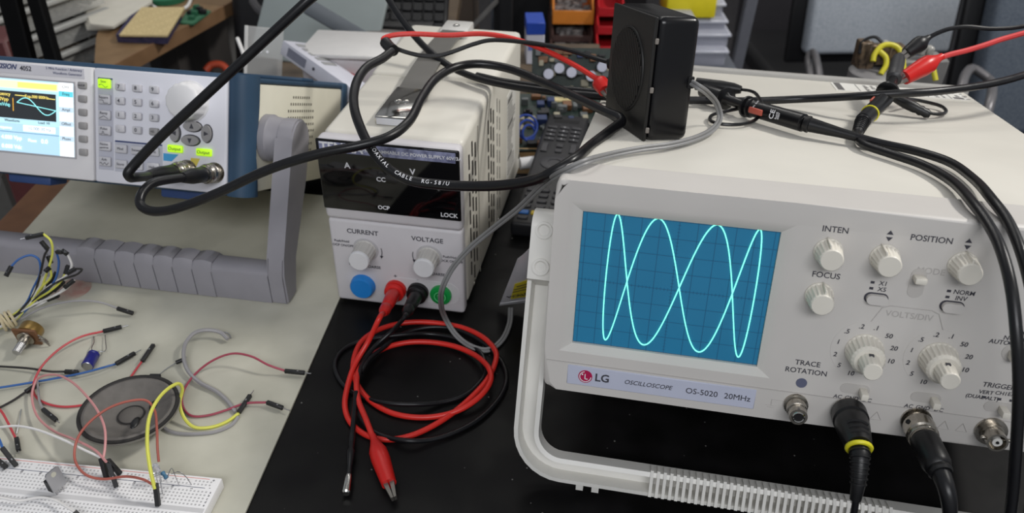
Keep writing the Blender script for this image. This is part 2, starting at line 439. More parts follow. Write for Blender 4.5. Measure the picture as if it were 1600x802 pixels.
for x in (.1925, .2290, .2385):
    g = G()
    for a_, b_ in (((x-.003, .0095), (x+.003, .0095)), ((x+.003, .0095), (x, .0148)), ((x, .0148), (x-.003, .0095))):
        g.tube([(a_[0], -0.0001, a_[1]), (b_[0], -0.0001, b_[1])], 0.0002, n=4, sub=1)
    build(g, 'warning_mark', m_inkl, bez)
g = G()
for a_, b_ in (((.1345, .0135), (.141, .0135)), ((.1345, .0135), (.1345, .0095)), ((.1315, .0095), (.1375, .0095)), ((.1327, .0083), (.1363, .0083))):
    g.tube([(a_[0], -0.0001, a_[1]), (b_[0], -0.0001, b_[1])], 0.00018, n=4, sub=1)
build(g, 'ground_mark', m_inkl, bez)
# small knobs
for x, z, ang in ((.1485, .1085, 0.2), (.1485, .0825, -0.1), (.1772, .1085, 0.35), (.2160, .1090, 0.0)):
    kb = build(G().lathe((x, 0.0004, z), (0, -1, 0), [(0, .0076), (.0015, .0076), (.002, .0072), (.0115, .0063), (.0130, .0061), (.0138, .0055)], flute=18, amp=.07, f0=2, f1=3), 'knob', m_knob, scope, 'ivory fluted knob')
    build(G().box((-.0005, -.0005, 0.0), (.0005, .0115, .0084), 0.0002, 1, M=Matrix.Translation((x, -0.001, z)) @ Matrix.Rotation(-ang, 4, 'Y') @ Matrix.Rotation(pi, 4, 'X') @ Matrix.Scale(-1, 4, (0, 0, 1))), 'pointer', m_knob, kb)
for x, z in ((.1780, .0525), (.2165, .0530)):
    dl = build(G().lathe((x, 0.0004, z), (0, -1, 0), [(0, .0180), (.0006, .0178)], n=40), 'dial_plate', m_front, scope)
    kb = build(G().lathe((x, 0.0, z), (0, -1, 0), [(0, .0103), (.0012, .0103), (.0018, .0100), (.0105, .0091), (.0120, .0089), (.0135, .0075)], flute=22, amp=.06, f0=2, f1=3), 'range_knob', m_knob, scope, 'large ivory fluted range knob')
    kk = build(G().lathe((x, -.0130, z), (0, -1, 0), [(0, .0057), (.001, .0057), (.0095, .0051), (.0112, .0050), (.0118, .0045)], flute=14, amp=.08, f0=1, f1=2), 'vernier_knob', m_knob, kb)
    build(G().box((x-.0012, -.0168, z+.0048), (x+.0012, -.0148, z+.0058)), 'index_hole', m_ink, kb)
# push buttons and slide switches
def oblong(x, z, w, h, y0, y1, n=8):
    r = h/2; q = []
    for k in range(n+1): a = -pi/2+pi*k/n; q.append((x+w/2-r+r*math.cos(a), y0, z+r*math.sin(a)))
    for k in range(n+1): a = pi/2+pi*k/n; q.append((x-w/2+r+r*math.cos(a), y0, z+r*math.sin(a)))
    return G().prism(q, (0, y1-y0, 0))
m_well = mat('switch_well', (188, 184, 179), 0.6, var=0)
for x, z in ((.1778, .0846), (.2162, .0850)):
    w_ = build(oblong(x, z, .0126, .0064, -0.0003, 0.0005), 'button_well', m_ink, scope)
    build(oblong(x+.0003, z-.0002, .0112, .0054, -0.0030, 0.0), 'push_button', m_front, scope)
w_ = build(G().prism([(.1962+.0040*math.cos(2*pi*k/24), -0.0003, (.1005 if math.sin(2*pi*k/24) > 0 else .0915)+.0040*math.sin(2*pi*k/24)) for k in range(24)], (0, .0008, 0)), 'switch_slot', m_well, scope)
build(G().box((.1932, -.0070, .0978), (.1992, 0, .1012), .0008), 'slide_switch', m_knob, scope)
for x, z, dx, w in ((.1780, .0274, .0042, .0160), (.2158, .0279, .0042, .0160), (.2556, .0280, .0, .0190)):
    build(oblong(x, z, w, .0064, -0.0003, 0.0005), 'switch_slot', m_well, scope)
    build(G().box((x+dx-.0020, -.0080, z-.0026), (x+dx+.0020, 0, z+.0014), .0006), 'slide_switch', m_knob, scope)
build(G().cyl((.2520, .0005, .0620), (.2520, -.0003, .0620), .0052, n=24), 'switch_slot', m_well, scope)
build(G().box((.2500, -.0060, .0590), (.2540, 0, .0640), .0008), 'slide_switch', m_knob, scope)
build(G().cyl((.2660, .0004, .0830), (.2660, -.0060, .0830), .0042, n=20), 'knob', m_knob, scope, 'small ivory knob at the right')
for x, z in ((.285, .1085), (.285, .0530)):
    build(G().lathe((x, 0.0004, z), (0, -1, 0), [(0, .0076), (.002, .0072), (.0115, .0063), (.0138, .0055)], flute=18, amp=.07, f0=1, f1=2), 'knob', m_knob, scope, 'ivory fluted knob')
build(G().lathe((.1488, 0.0004, .0268), (0, -1, 0), [(0, .0032), (.0008, .0030)], n=20), 'trim_hole', mat('trim_hole_blue', (96, 100, 122), 0.5, var=0), scope)
# ground post and sockets
gp = build(G().lathe((.1480, 0, .0125), (0, -1, 0), [(0, .0068), (.002, .0068), (.0022, .0058), (.0075, .0055), (.0078, .0048), (.0085, .0052), (.0140, .0050)], flute=0, n=28), 'ground_post', m_nickel, scope, 'nickel ground terminal post')
g = G(); g.ring((.1480, -.0141, .0125), (0, 1, 0), .0030, .0007); build(g, 'post_rim', m_chrome, gp)
build(G().cyl((.1480, -.0139, .0125), (.1480, -.0142, .0125), .0024), 'post_hole', m_dark, gp)
def bnc_socket(x, z, parent, sc=1.0, ax=(0, -1, 0), ln=.0120):
    b = build(G().lathe((x, 0.0, z), ax, [(0, .0085*sc), (.0015, .0085*sc), (.0016, .0062*sc), (.0040, .0062*sc), (.0041, .0055*sc), (ln, .0055*sc), (ln, .0044*sc), (ln-.006, .0043*sc), (ln-.006, .0001)], n=28, caps=False), 'bnc_socket', m_nickel, parent, 'nickel bayonet socket')
    build(G().cyl((x, -ln+.0065, z), (x, -ln+.0005, z), .0026*sc, n=16), 'insulator', mat('teflon_white', (222, 220, 214), 0.5, var=0), b)
    build(G().cyl((x, -ln+.001, z), (x, -ln-.0003, z), .0008*sc, n=10), 'contact_hole', m_dark, b)
    build(G().cyl((x-.0072*sc, -ln+.004, z), (x+.0072*sc, -ln+.004, z), .0011*sc, n=10), 'bayonet_lug', m_nickel, b)
    return b
bnc_socket(.2535, .0125, scope)
bnc_socket(.1768, .0130, scope); bnc_socket(.2140, .0125, scope)

# carrying handle used as a stand: swept channel section
cS, sS = math.cos(ST), math.sin(ST)
def yawf(x, y, z):
    """yaw frame (floor level) -> scope local"""
    zz = z-SLOC.z
    return Vector((x, y*cS-zz*sS, y*sS+zz*cS))
es = Vector((0, 0.066+0.005, 0.160)).normalized(); en = Vector((0, -es.z, es.y))
base0 = Vector((0, -0.006, 0.0))
def hp(x, s_, n): p = base0+Vector((x, 0, 0))+es*s_+en*n; return yawf(p.x, p.y, max(p.z, 0.0002))
xl, xr, sb, st, R_ = -0.0090, SW+0.0090, 0.0150, 0.168, 0.024
path = [(xl, st), (xl, 0.10), (xl, sb+R_)]
for k in range(1, 9): a = pi+(pi/2)*k/8; path.append((xl+R_+R_*math.cos(a), sb+R_+R_*math.sin(a)))
path += [(0.08, sb), (0.16, sb), (0.24, sb), (xr-R_, sb)]
for k in range(1, 9): a = 1.5*pi+(pi/2)*k/8; path.append((xr-R_+R_*math.cos(a), sb+R_+R_*math.sin(a)))
path += [(xr, 0.10), (xr, st)]
sect = [(-.0080, .0), (-.0080, .0125), (-.0052, .0135), (-.0042, .0016), (.0042, .0016), (.0052, .0135), (.0080, .0125), (.0080, .0)]  # (outward, normal)
g = G(); rings = []
for i, p in enumerate(path):
    a = Vector(path[max(i-1, 0)]); b = Vector(path[min(i+1, len(path)-1)]); t = (b-a).normalized(); nrm = Vector((t.y, -t.x))
    rings.append([g._v(hp(p[0]+nrm.x*w, p[1]+nrm.y*w, n)) for w, n in sect])
for a, b in zip(rings, rings[1:]):
    for k in range(len(sect)): g.bm.faces.new((a[k], b[k], b[(k+1) % len(sect)], a[(k+1) % len(sect)]))
g.bm.faces.new(rings[0]); g.bm.faces.new(rings[-1][::-1])
hnd = build(g, 'handle', mat('handle_beige', (228, 226, 220), 0.42, var=0.04, scale=30), scope, 'beige channel-section carrying handle folded down as a stand', sharp=30)
rib0 = None
for k in range(36):
    x = 0.0715+k*0.00405
    if rib0 is None:
        g = G()
        M_ = Matrix.Translation((0, 0, 0))
        pts_ = [hp(0, sb-.0075, .0098), hp(0, sb-.0075, .0146), hp(0, sb+.0060, .0150), hp(0, sb+.0092, .0125), hp(0, sb+.0092, .004), hp(0, sb+.0078, .0098)]
        g.prism(pts_, (0.0019, 0, 0))
        rib0 = build(g, 'grip_rib', MATS['handle_beige'], hnd); rib0.location = (x, 0, 0)
    else: copy_part(rib0, hnd, (x, 0, 0))
for x in (0.026, 0.036):
    build(G().prism([hp(x, sb-.0082, .003), hp(x, sb-.0082, .012), hp(x, sb-.0125, .010), hp(x, sb-.0125, .004)], (0.0045, 0, 0)), 'stop_lug', MATS['handle_beige'], hnd)
# hinge cover with two round dimples on the left flank
for sgn, x0, x1 in ((-1, -.0165, -.0006), (1, SW+.0006, SW+.0165)):
    hv = []
    for k in range(13): a = pi*k/12; hv.append(hp(0, .170+.010*math.sin(a), .006+.0135*math.cos(a)))
    hv += [hp(0, .140, -.0075), hp(0, .131, .002), hp(0, .138, .0190)]
    hc = build(G().prism([Vector((x0, p.y, p.z)) for p in hv], (x1-x0, 0, 0)), 'hinge_cover', MATS['handle_beige'], scope)
    for s_ in (.1465, .1690):
        p = hp((x0+x1)/2, s_, .0195)
        build(G().lathe(p-Vector((0, 0, .0004)), hp(0, s_, 1)-hp(0, s_, 0), [(0, .0052), (.0014, .0052), (.0014, .0040), (.0005, .0030), (.0005, .0001)], n=20, caps=False), 'hinge_boss', MATS['handle_beige'], hc)
# warning sticker printed on the lid near the rear edge
st_ = build(G().box((.1985, .3330, SH-.0013), (.3080, .3690, SH-.0007)), 'sticker', mat('sticker_white', (228, 226, 220), 0.5, var=0.02), scope, 'white printed sticker on the lid')
g = G()
for k in range(17):
    x = .2065+k*.0062
    if k in (0, 1): continue
    if k % 3 == 2: g.box((x, .335, SH-.0007), (x+.0005, .367, SH-.0005))
    else:
        for j in range(7):
            if random.random() < 0.72: g.box((x, .336+j*.0044, SH-.0007), (x+random.uniform(.0015, .0045), .3385+j*.0044-random.uniform(0, .0009), SH-.0005))
g.box((.2005, .3350, SH-.0007), (.2060, .3670, SH-.0005)); g.box((.2440, .3350, SH-.0007), (.2500, .3670, SH-.0005)); g.box((.2960, .3360, SH-.0007), (.3040, .3420, SH-.0005))
build(g, 'sticker_print', mat('sticker_ink', (96, 94, 94), 0.6, var=0), st_)
# ================================================================== bench power supply
PW, PH, PD = 0.1106, 0.1542, 0.2584
psu = thing('power_supply', 'tall beige bench power supply with a black display window between the two instruments', 'power supply', (-0.1472, 0.5704, 0), (0, 0, -0.1783))
PM = psu.matrix_basis.copy()
def PTOP(u, v, h=0.0): return P(u, v, z=PH+h)
m_psu = mat('psu_beige', (219, 215, 204), 0.40, var=0.025, scale=22, bump=0.05, bscale=1500)
m_psuf = mat('psu_front', (206, 203, 206), 0.45, var=0.02, bump=0.03, bscale=1500)
build(G().box((0.0005, 0.0135, 0.004), (PW-.0005, 0.1290, PH), 0.005, 3), 'housing', m_psu, psu, 'beige front half of the steel housing')
build(G().box((0.0, 0.1296, 0.004), (PW, PD, PH+.0008), 0.005, 3), 'rear_housing', m_psu, psu, 'beige rear half of the steel housing')
build(G().box((0.0, 0.0, 0.0836), (PW, 0.0132, PH), 0.004, 3), 'front_frame', m_psuf, psu, 'grey frame around the display window')
lower = build(G().box((0.0006, 0.0016, 0.003), (PW-.0006, 0.0132, 0.0834), 0.003, 3), 'control_panel', m_psuf, psu, 'grey control panel')
for x in (.015, PW-.015):
    for y in (.02, PD-.03): build(G().cyl((x, y, .0042), (x, y, 0.0), .007), 'foot', m_rubber, psu)
m_win = mat('display_black', (9, 9, 11), 0.06, var=0, spec=0.5)
win = build(G().box((0.0004, -.0012, 0.0940), (PW-.0004, .001, PH-.0004), 0.0035, 3), 'display_window', m_win, psu, 'glossy black display window')
strip = build(G().box((0.0030, -.0016, 0.1437), (PW-.0030, -.0011, 0.1522), 0.0002, 1), 'title_strip', mat('title_strip_lilac', (150, 154, 186), 0.30, scale=200, rgb2=(88, 92, 122), detail=5), win, 'lilac-grey title strip')
ftext('TENMA', 0.0100, strip, 0.0205, 0.1481, m_white, y=-.0018, bold=0.03)
ftext('PROGRAMMABLE DC POWER SUPPLY 60V/3A', 0.00375, strip, 0.0745, 0.1478, m_white, y=-.0018, bold=0.015)
for s_, x, z, sz in (('A', .0236, .1335, .0068), ('V', .0743, .1333, .0068), ('CC', .0492, .1243, .0052), ('OCP', .0494, .0997, .0046), ('LOCK', .1010, .0988, .0050)):
    ftext(s_, sz, win, x, z, m_white, y=-.0013, bold=0.02)
yl = 0.0014
for s_, x, z, sz in (('CURRENT', .0288, .0732, .0058), ('VOLTAGE', .0818, .0725, .0058), ('Push/Hold', .0105, .0628, .0030), ('OCP ON/OFF', .0112, .0588, .0030), ('Push/Hold', .1000, .0585, .0030), ('LOCK ON/OFF', .1000, .0545, .0030),
                     ('FINE', .0180, .0415, .0036), ('COARSE', .0345, .0405, .0036), ('FINE', .0735, .0412, .0036), ('COARSE', .0880, .0405, .0036), ('+', .0530, .0338, .0050), ('-', .0718, .0333, .0060), ('-', .0905, .0330, .0070)):
    ftext(s_, sz, lower, x, z, m_ink, y=yl, bold=0.012)
for x in (.0300, .0825):
    g = G(); sgn = 1 if x < .05 else -1
    g.tube([(x+sgn*.0135*math.cos(a), yl-.0002, .0565+.0135*math.sin(a)) for a in (-.35, -.15, .05, .25)], .0003, n=4)
    g.prism([(x+sgn*.0127-.0010, yl-.0004, .0525), (x+sgn*.0127+.0016, yl-.0004, .0525), (x+sgn*.0127, yl-.0004, .0500)], (0, .0004, 0))
    build(g, 'turn_arrow', m_ink, lower)
    build(G().lathe((x, .0016, .0570), (0, -1, 0), [(0, .0106), (.0006, .0104)], n=32), 'knob_ring', mat('ring_grey', (182, 180, 182), 0.5, var=0), psu)
    kb = build(G().lathe((x, .0012, .0570), (0, -1, 0), [(0, .0090), (.0008, .0090), (.0012, .0086), (.0150, .0082)], flute=16, amp=.05, f0=2, f1=3), 'knob', mat('knob_grey', (196, 193, 188), 0.4, var=0.03), psu, 'grey fluted knob with white cap')
    build(G().lathe((x, -.0135, .0570), (0, -1, 0), [(0, .0084), (.0018, .0084), (.0028, .0078)], n=32), 'knob_cap', mat('cap_white', (222, 222, 224), 0.4, var=0.02), kb)
pb = build(G().lathe((.0247, .0016, .0212), (0, -1, 0), [(0, .0105), (.001, .0105), (.0012, .0100), (.0050, .0100), (.0064, .0090)], n=36), 'power_button', mat('button_blue', (36, 128, 206), 0.35, var=0.04), psu, 'round blue power button')
term = build(oblong(.0760, .0222, .0620, .0215, .0012, .0020), 'terminal_plate', mat('terminal_grey', (206, 204, 206), 0.45, var=0.02), psu)
for x, c, nm in ((.0530, m_redp, 'red'), (.0718, m_rubber, 'black'), (.0910, mat('green_plastic', (24, 150, 70), 0.35, var=0.05), 'green')):
    t_ = build(G().lathe((x, .0014, .0215), (0, -1, 0), [(0, .0088), (.003, .0088), (.0034, .0080), (.0034, .0056), (.0050, .0055), (.0050, .0034), (.0028, .0030)], n=32), 'terminal', c, psu, nm+' banana socket')
    if nm == 'green':
        build(G().lathe((x, -.0018, .0215), (0, -1, 0), [(0, .0022), (.0034, .0022)], n=20), 'contact', c, t_)
        g = G(); g.ring((x, -.0034, .0215), (0, 1, 0), .0022, .0004); g.ring((x, -.0034, .0215), (0, 1, 0), .0046, .0004); build(g, 'contact_ring', mat('green_light', (110, 205, 140), 0.3, var=0), t_)
# strap handle on the lid
m_strap = mat('strap_grey', (98, 96, 92), 0.45, var=0.06, scale=50)
hd = build(G().grid(lambda a, b: (.0400+.0215*b, .082+.148*a, PH+.0050+.0045*math.sin(pi*a)), 14, 2, th=.0025), 'carry_strap', m_strap, psu, 'grey flat carrying strap with chrome end caps')
for y0, y1, mm in ((.0290, .0880, m_chrome), (.2240, .2560, mat('cap_grey', (196, 194, 190), 0.35, var=0.03))):
    cp = build(G().box((.0370, y0, PH), (.0640, y1, PH+.0078), .0016, 2), 'end_cap', mm, hd, 'chrome end cap' if y0 < .1 else 'pale grey end cap')
    if y0 < .1: build(G().box((.0385, y0-.0004, PH+.0008), (.0625, y0+.0006, PH+.0062), .0003, 1), 'cap_front', mat('cap_shine', (214, 214, 218), 0.3, var=0.02), hd)
    yc = (y0+y1)/2
    for x in ((.0475, .0535) if y0 < .1 else (.0505,)):
        sc_ = build(G().ball((x, yc, PH+.0080), .0034, 14, (1, 1, .45)), 'screw', m_chrome, hd)
# side vents: upright slots in staggered columns
m_slot = mat('vent_dark', (52, 49, 44), 0.8, var=0)
slot0 = {}
def slot(y, z, ln):
    key = round(ln, 4)
    if key not in slot0:
        g = G().box((PW-.0004, -.0010, -ln/2), (PW+.0002, .0010, ln/2))
        s0 = build(g, 'vent_slot', m_slot, psu); s0.location = (0, y, z); slot0[key] = s0
    else: copy_part(slot0[key], psu, (0, y, z))
for y, z0 in ((.0285, .130), (.0395, .136), (.0500, .130)):
    k = 0; z = z0
    while z > .020: slot(y, z, .0125); z -= .0165
for y, z0 in ((.1000, .126), (.1110, .132), (.1215, .126), (.1365, .130), (.1475, .124)):
    z = z0
    while z > .020: slot(y, z, .0125); z -= .0165
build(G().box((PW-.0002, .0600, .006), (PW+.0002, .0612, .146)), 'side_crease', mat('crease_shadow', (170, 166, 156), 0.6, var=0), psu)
sl_ = build(G().box((PW, .1830, .030), (PW+.0003, .2270, .118)), 'rating_label', mat('label_white', (222, 220, 214), 0.5, var=0.02), psu, 'white rating label with dense print')
g = G()
for k in range(22):
    z = .034+k*.0037
    g.box((PW+.0003, .186, z), (PW+.0004, .186+random.uniform(.018, .038), z+(.0030 if k in (4, 13, 20) else .0014)))
build(g, 'label_print', mat('label_ink', (86, 84, 82), 0.6, var=0), sl_)
for y, z in ((.0380, .0095), (.1440, .0095), (.2500, .0235), (.2500, .118)):
    build(G().lathe((PW-.0002, y, z), (1, 0, 0), [(0, .0030), (.0008, .0030), (.0016, .0018)], n=16), 'screw', m_nickel, psu)

# ================================================================== function generator
FO = Vector((-0.2133, 0.5907, 0.0914)); FA, FT = -0.1718, 0.4143
FH, FD, FWd = 0.0925, 0.2174, 0.244
fg = thing('function_generator', 'white-fronted function generator with lit colour screen propped on a grey handle', 'function generator', FO, (-FT, 0, FA))
FM = fg.matrix_basis.copy()
def FL(x, y, z): return FM @ Vector((x, y, z))
m_fas = mat('fascia_white', (222, 222, 230), 0.42, var=0.02, scale=20)
m_fas2 = mat('fascia_warm', (222, 220, 222), 0.42, var=0.02, scale=20)
m_blue = mat('bumper_blue', (48, 74, 98), 0.5, var=0.06, scale=40, bump=0.04, bscale=900)
m_fgb = mat('fg_body', (232, 228, 210), 0.5, var=0.03, scale=30)
m_fgk = mat('key_grey', (196, 195, 200), 0.45, var=0.02)
m_fgk2 = mat('softkey_grey', (150, 148, 148), 0.45, var=0.03)
m_navy = mat('print_navy', (58, 70, 112), 0.6, var=0)
m_grh = mat('fg_handle_grey', (144, 142, 148), 0.5, var=0.05, scale=40, bump=0.05, bscale=900)
build(G().box((-FWd+.002, .0120, .0015), (0, .2065, FH-.003), .0025), 'body', m_fgb, fg, 'cream body with punched vents')
build(G().box((-FWd+.001, .0110, FH-.0028), (.0005, .2060, FH+.0012), .0015), 'top_cover', m_blue, fg, 'slate blue top cover')
# front bumper with the stepped side edge
g = G()
prof = [(-.0185, .0035), (-.0120, .0010), (-.0050, .0020), (-.0008, .0058), (.0012, .0110)]
def side_y(z):  # wavy rear edge of the bumper on the flank
    t = z/FH
    return .0125-.0045*math.exp(-((t-.40)/.22)**2)
N_ = 18
cols = []
for i in range(N_+1):
    z = -.002+(FH+.005)*i/N_
    ys = side_y(z)
    cols.append([g._v((x, y, z)) for x, y in prof]+[g._v((.0014, max(ys+.004, .0120), z)), g._v((-.0010, max(ys+.004, .0120), z)), g._v((-.0185, .0125, z))])
for a, b in zip(cols, cols[1:]):
    for k in range(len(a)): g.bm.faces.new((a[k], a[(k+1) % len(a)], b[(k+1) % len(a)], b[k]))
g.bm.faces.new(cols[0]); g.bm.faces.new(cols[-1][::-1])
build(g, 'front_bumper', m_blue, fg, 'slate blue rubber corner bumper', sharp=50)
build(G().box((-FWd-.002, .0040, -.002), (-.0184, .0118, FH+.003), .002), 'bumper_frame', m_blue, fg)
build(G().box((-FWd+.001, .2065, .0005), (.0015, FD+.004, FH+.003), .003), 'rear_bumper', m_blue, fg, 'slate blue rear bumper')
build(G().box((-.105, .1750, FH+.0012), (-.030, .2060, FH+.0050), .0015), 'cover_ridge', m_blue, fg)
fas = build(G().box((-.1322, -.0012, .0000), (-.0180, .0060, FH-.0005), .0016, 2), 'fascia', m_fas, fg, 'white keypad fascia')
fas2 = build(G().box((-FWd+.002, -.0024, .0000), (-.1326, .0060, FH-.0005), .0022, 2), 'screen_fascia', m_fas2, fg, 'white screen fascia')
# feet under the front
for x in (-.060, -.200): build(G().box((x-.020, .008, -.0090), (x+.020, .030, -.0005), .002), 'foot', mat('foot_blue', (46, 70, 118), 0.5, var=0.04), fg)
# screen
YF = -.0030
def panel(x0, z0, x1, z1, y, m, parent, name):
    return build(G().box((x0, y-.00012, z0), (x1, y, z1)), name, m, parent)
build(G().box((-.2230, -.0030, .0170), (-.1478, -.0023, .0796), .0008, 1), 'screen_surround', mat('surround_grey', (176, 174, 178), 0.5, var=0), fg)
fscr = build(G().box((-.2215, -.0032, .0186), (-.1495, -.0024, .0780)), 'screen', mat('lcd_pale_cyan', (186, 226, 238), 0.3, var=0, emit=0.70), fg, 'lit colour screen with sine waveform')
E_ = lambda n, c, e=0.8: mat(n, c, 0.4, var=0, emit=e)
panel(-.2215, .0705, -.1625, .0765, -.0033, E_('lcd_cream', (246, 240, 190)), fscr, 'status_bar')
panel(-.1990, .0715, -.1640, .0757, -.0034, E_('lcd_yellow', (250, 228, 120)), fscr, 'status_tab')
panel(-.2215, .0460, -.1650, .0680, -.0033, E_('lcd_dark', (52, 56, 60), .25), fscr, 'plot_area')
g = G(); g.tube([(-.2000+.0350*k/24, -.0036, .0592-.0035*k/24*1.2+.0052*math.sin(2*pi*k/24)) for k in range(25)], .00035, n=5, sub=1)
build(g, 'sine_curve', E_('lcd_wave', (150, 236, 240), .9), fscr, 'pale cyan sine curve')
build(G().tube([(-.2000, -.0036, .0592), (-.1655, -.0036, .0550)], .0003, n=4, sub=1), 'plot_axis', MATS['lcd_wave'], fscr)
build(G().tube([(-.2036, -.0036, .0625), (-.2036, -.0036, .0520)], .0003, n=4, sub=1), 'amplitude_mark', E_('lcd_orange', (240, 176, 60), .8), fscr)
build(G().tube([(-.2015, -.0036, .0650), (-.1920, -.0036, .0648)], .0003, n=4, sub=1), 'period_mark', MATS['lcd_yellow'], fscr)
build(G().tube([(-.1715, -.0036, .0642), (-.1655, -.0036, .0640)], .0003, n=4, sub=1), 'period_mark', MATS['lcd_yellow'], fscr)
panel(-.1620, .0186, -.1495, .0780, -.0033, E_('lcd_white', (250, 252, 252), .85), fscr, 'menu_column')
for z, c in ((.0690, E_('lcd_teal', (96, 200, 214))), (.0565, E_('lcd_menu', (186, 206, 220))), (.0450, MATS['lcd_menu']), (.0330, MATS['lcd_menu'])):
    panel(-.1620, z-.0022, -.1495, z+.0022, -.0035, c, fscr, 'menu_bar')
panel(-.2215, .0186, -.1625, .0420, -.0033, E_('lcd_blue', (176, 212, 232), .7), fscr, 'value_area')
panel(-.2215, .0345, -.1625, .0350, -.0035, E_('lcd_line', (96, 140, 170), .5), fscr, 'divider')
panel(-.1950, .0362, -.1660, .0412, -.0035, MATS['lcd_white'], fscr, 'value_field')
for s_, x, z, sz, mm in (('Frequency', -.2145, .0653, .0042, MATS['lcd_yellow']), ('4.00Vpp', -.2145, .0610, .0042, MATS['lcd_yellow']), ('0.0mVdc', -.2145, .0568, .0040, MATS['lcd_wave']), ('Top.000 000Hz', -.1820, .0647, .0034, MATS['lcd_yellow']),
                         ('0', -.2072, .0560, .0036, MATS['lcd_wave']), ('Waveform', -.2050, .0440, .0032, m_ink), ('Load  Hi', -.1760, .0442, .0030, m_ink), ('10.000 00 Hz', -.1800, .0388, .0038, MATS['lcd_line']), ('Frequency', -.2120, .0380, .0032, MATS['lcd_white']),
                         ('4.000 Vpp', -.2060, .0300, .0046, MATS['lcd_white']), ('0.000 Vdc', -.2060, .0225, .0046, MATS['lcd_white']), ('Phase', -.1870, .0290, .0034, MATS['lcd_white']), ('0.0', -.1760, .0290, .0050, MATS['lcd_white']),
                         ('Freq', -.1558, .0690, .0034, m_ink), ('Ampl', -.1558, .0565, .0034, m_ink), ('Offset', -.1558, .0450, .0034, m_ink), ('Phase', -.1558, .0330, .0034, m_ink), ('CH1', -.1558, .0747, .0032, m_ink)):
    ftext(s_, sz, fscr, x, z, mm, y=-.0037)
ttl = build(G().box((-.2300, -.0028, .0822), (-.1395, -.0022, .0905), .0002, 1), 'title_strip', mat('title_pale', (212, 210, 216), 0.4, var=0.02), fg)
ftext('PRECISION', 0.0056, ttl, -.2005, .0874, m_navy, y=-.0030, shear=.3, bold=.03, align='RIGHT')
ftext('4052', 0.0052, ttl, -.1918, .0868, m_ink, y=-.0030, bold=.02)
ftext('5 MHz Function / Arbitrary', 0.0029, ttl, -.1415, .0886, m_navy, y=-.0030, align='RIGHT')
ftext('Waveform Generator', 0.0029, ttl, -.1415, .0852, m_navy, y=-.0030, align='RIGHT')
# keys
def key(x, z, w, h, m, name, d=.0030, y0=-.0010, bev=.0010):
    return build(G().box((x-w/2, y0-d, z-h/2), (x+w/2, y0, z+h/2), bev, 2), name, m, fg)
for k in range(6):
    kk = key(-.1409, .0772-k*.01075, .0072, .0056, m_fgk2, 'soft_key', .0030, -.0022)
    if k == 0: ftext('On/Off', .0022, kk, -.1409, .0772, m_ink, y=-.0054)
build(G().box((-.1290, -.0014, .0105), (-.1155, -.0010, .0845), .0012, 1), 'key_panel', mat('keypanel_grey', (186, 187, 198), 0.45, var=0.02), fg)
build(G().box((-.1288, -.0016, .0832), (-.1157, -.0010, .0846), .0003, 1), 'key_panel_bar', m_navy, fg)
m_lit = mat('key_lit_green', (186, 240, 40), 0.4, var=0, emit=0.55)
for k, s_ in enumerate(('Sine', 'Square', 'Ramp', 'Pulse', 'Noise', 'Arb')):
    z = .0800-k*.0125
    kk = key(-.1223, z, .0108, .0076, m_lit if k == 0 else m_fgk, 'waveform_key', .0026, -.0012)
    if k == 0: kk['label'] = 'glowing green sine key'
    ftext(s_, .0030, kk, -.1223, z+.0016, m_ink, y=-.0040)
    w_ = [lambda t: math.sin(2*pi*t), lambda t: 1 if t < .5 else -1, lambda t: 1-2*abs(2*t-1), lambda t: 1 if .3 < t < .5 else -1, lambda t: math.sin(37*t)*math.cos(91*t), lambda t: math.sin(14*t)*.8][k]
    build(G().tube([(-.1262+.0078*i/20, -.0040, z-.0017+.0011*w_(i/20)) for i in range(21)], .00018, n=4, sub=1), 'wave_symbol', m_ink, kk)
for r_, row in enumerate((('7', '8', '9'), ('4', '5', '6'), ('1', '2', '3'), ('.', '0', '+/-'))):
    for c_, s_ in enumerate(row):
        x = -.1083+c_*.0147; z = .0785-r_*.0111
        kk = key(x, z, .0078, .0058, m_fgk2 if s_ == '+/-' else m_fgk, 'number_key', .0034)
        ftext(s_, .0042 if len(s_) < 2 else .0030, kk, x-.0004, z, m_ink, y=-.0046, bold=.01)
build(G().box((-.1145, -.0014, .0100), (-.0725, -.0010, .0352), .0012, 1), 'key_panel', MATS['keypanel_grey'], fg)
build(G().box((-.1143, -.0016, .0340), (-.0727, -.0010, .0354), .0003, 1), 'key_panel_bar', m_navy, fg)
for r_, row in enumerate((('Mod', 'Sweep', 'Burst'), ('Store', 'Utility', 'Help'))):
    for c_, s_ in enumerate(row):
        x = -.1080+c_*.0140; z = .0290-r_*.0125
        kk = key(x, z, .0106, .0070, m_fgk, 'function_key', .0026, -.0012)
        ftext(s_, .0030, kk, x, z, m_ink, y=-.0040)
fk = build(G().lathe((-.0490, -.0010, .0715), (0, -1, 0), [(0, .0165), (.0008, .0165), (.0012, .0153), (.0105, .0147), (.0125, .0138), (.0135, .0120)], flute=14, amp=.035, f0=2, f1=4), 'rotary_knob', mat('rotary_white', (226, 225, 226), 0.4, var=0.02), fg, 'large white rotary knob')
def arrow_key(x, z, w, h, ang):
    r = min(w, h)/2
    q = [(x+w/2*math.cos(2*pi*k/24), -.0012, z+h/2*math.sin(2*pi*k/24)) for k in range(24)]
    build(G().prism([(x+(w/2+.0008)*math.cos(2*pi*k/24), -.0010, z+(h/2+.0008)*math.sin(2*pi*k/24)) for k in range(24)], (0, -.0006, 0)), 'key_rim', m_ink, fg)
    kk = build(G().prism(q, (0, -.0026, 0)), 'arrow_key', m_fgk2, fg)
    t_ = [(x+.0024*math.cos(ang+a), -.0040, z+.0024*math.sin(ang+a)) for a in (0, 2.3, -2.3)]
    build(G().prism(t_, (0, .0003, 0)), 'arrow_mark', m_ink, kk)
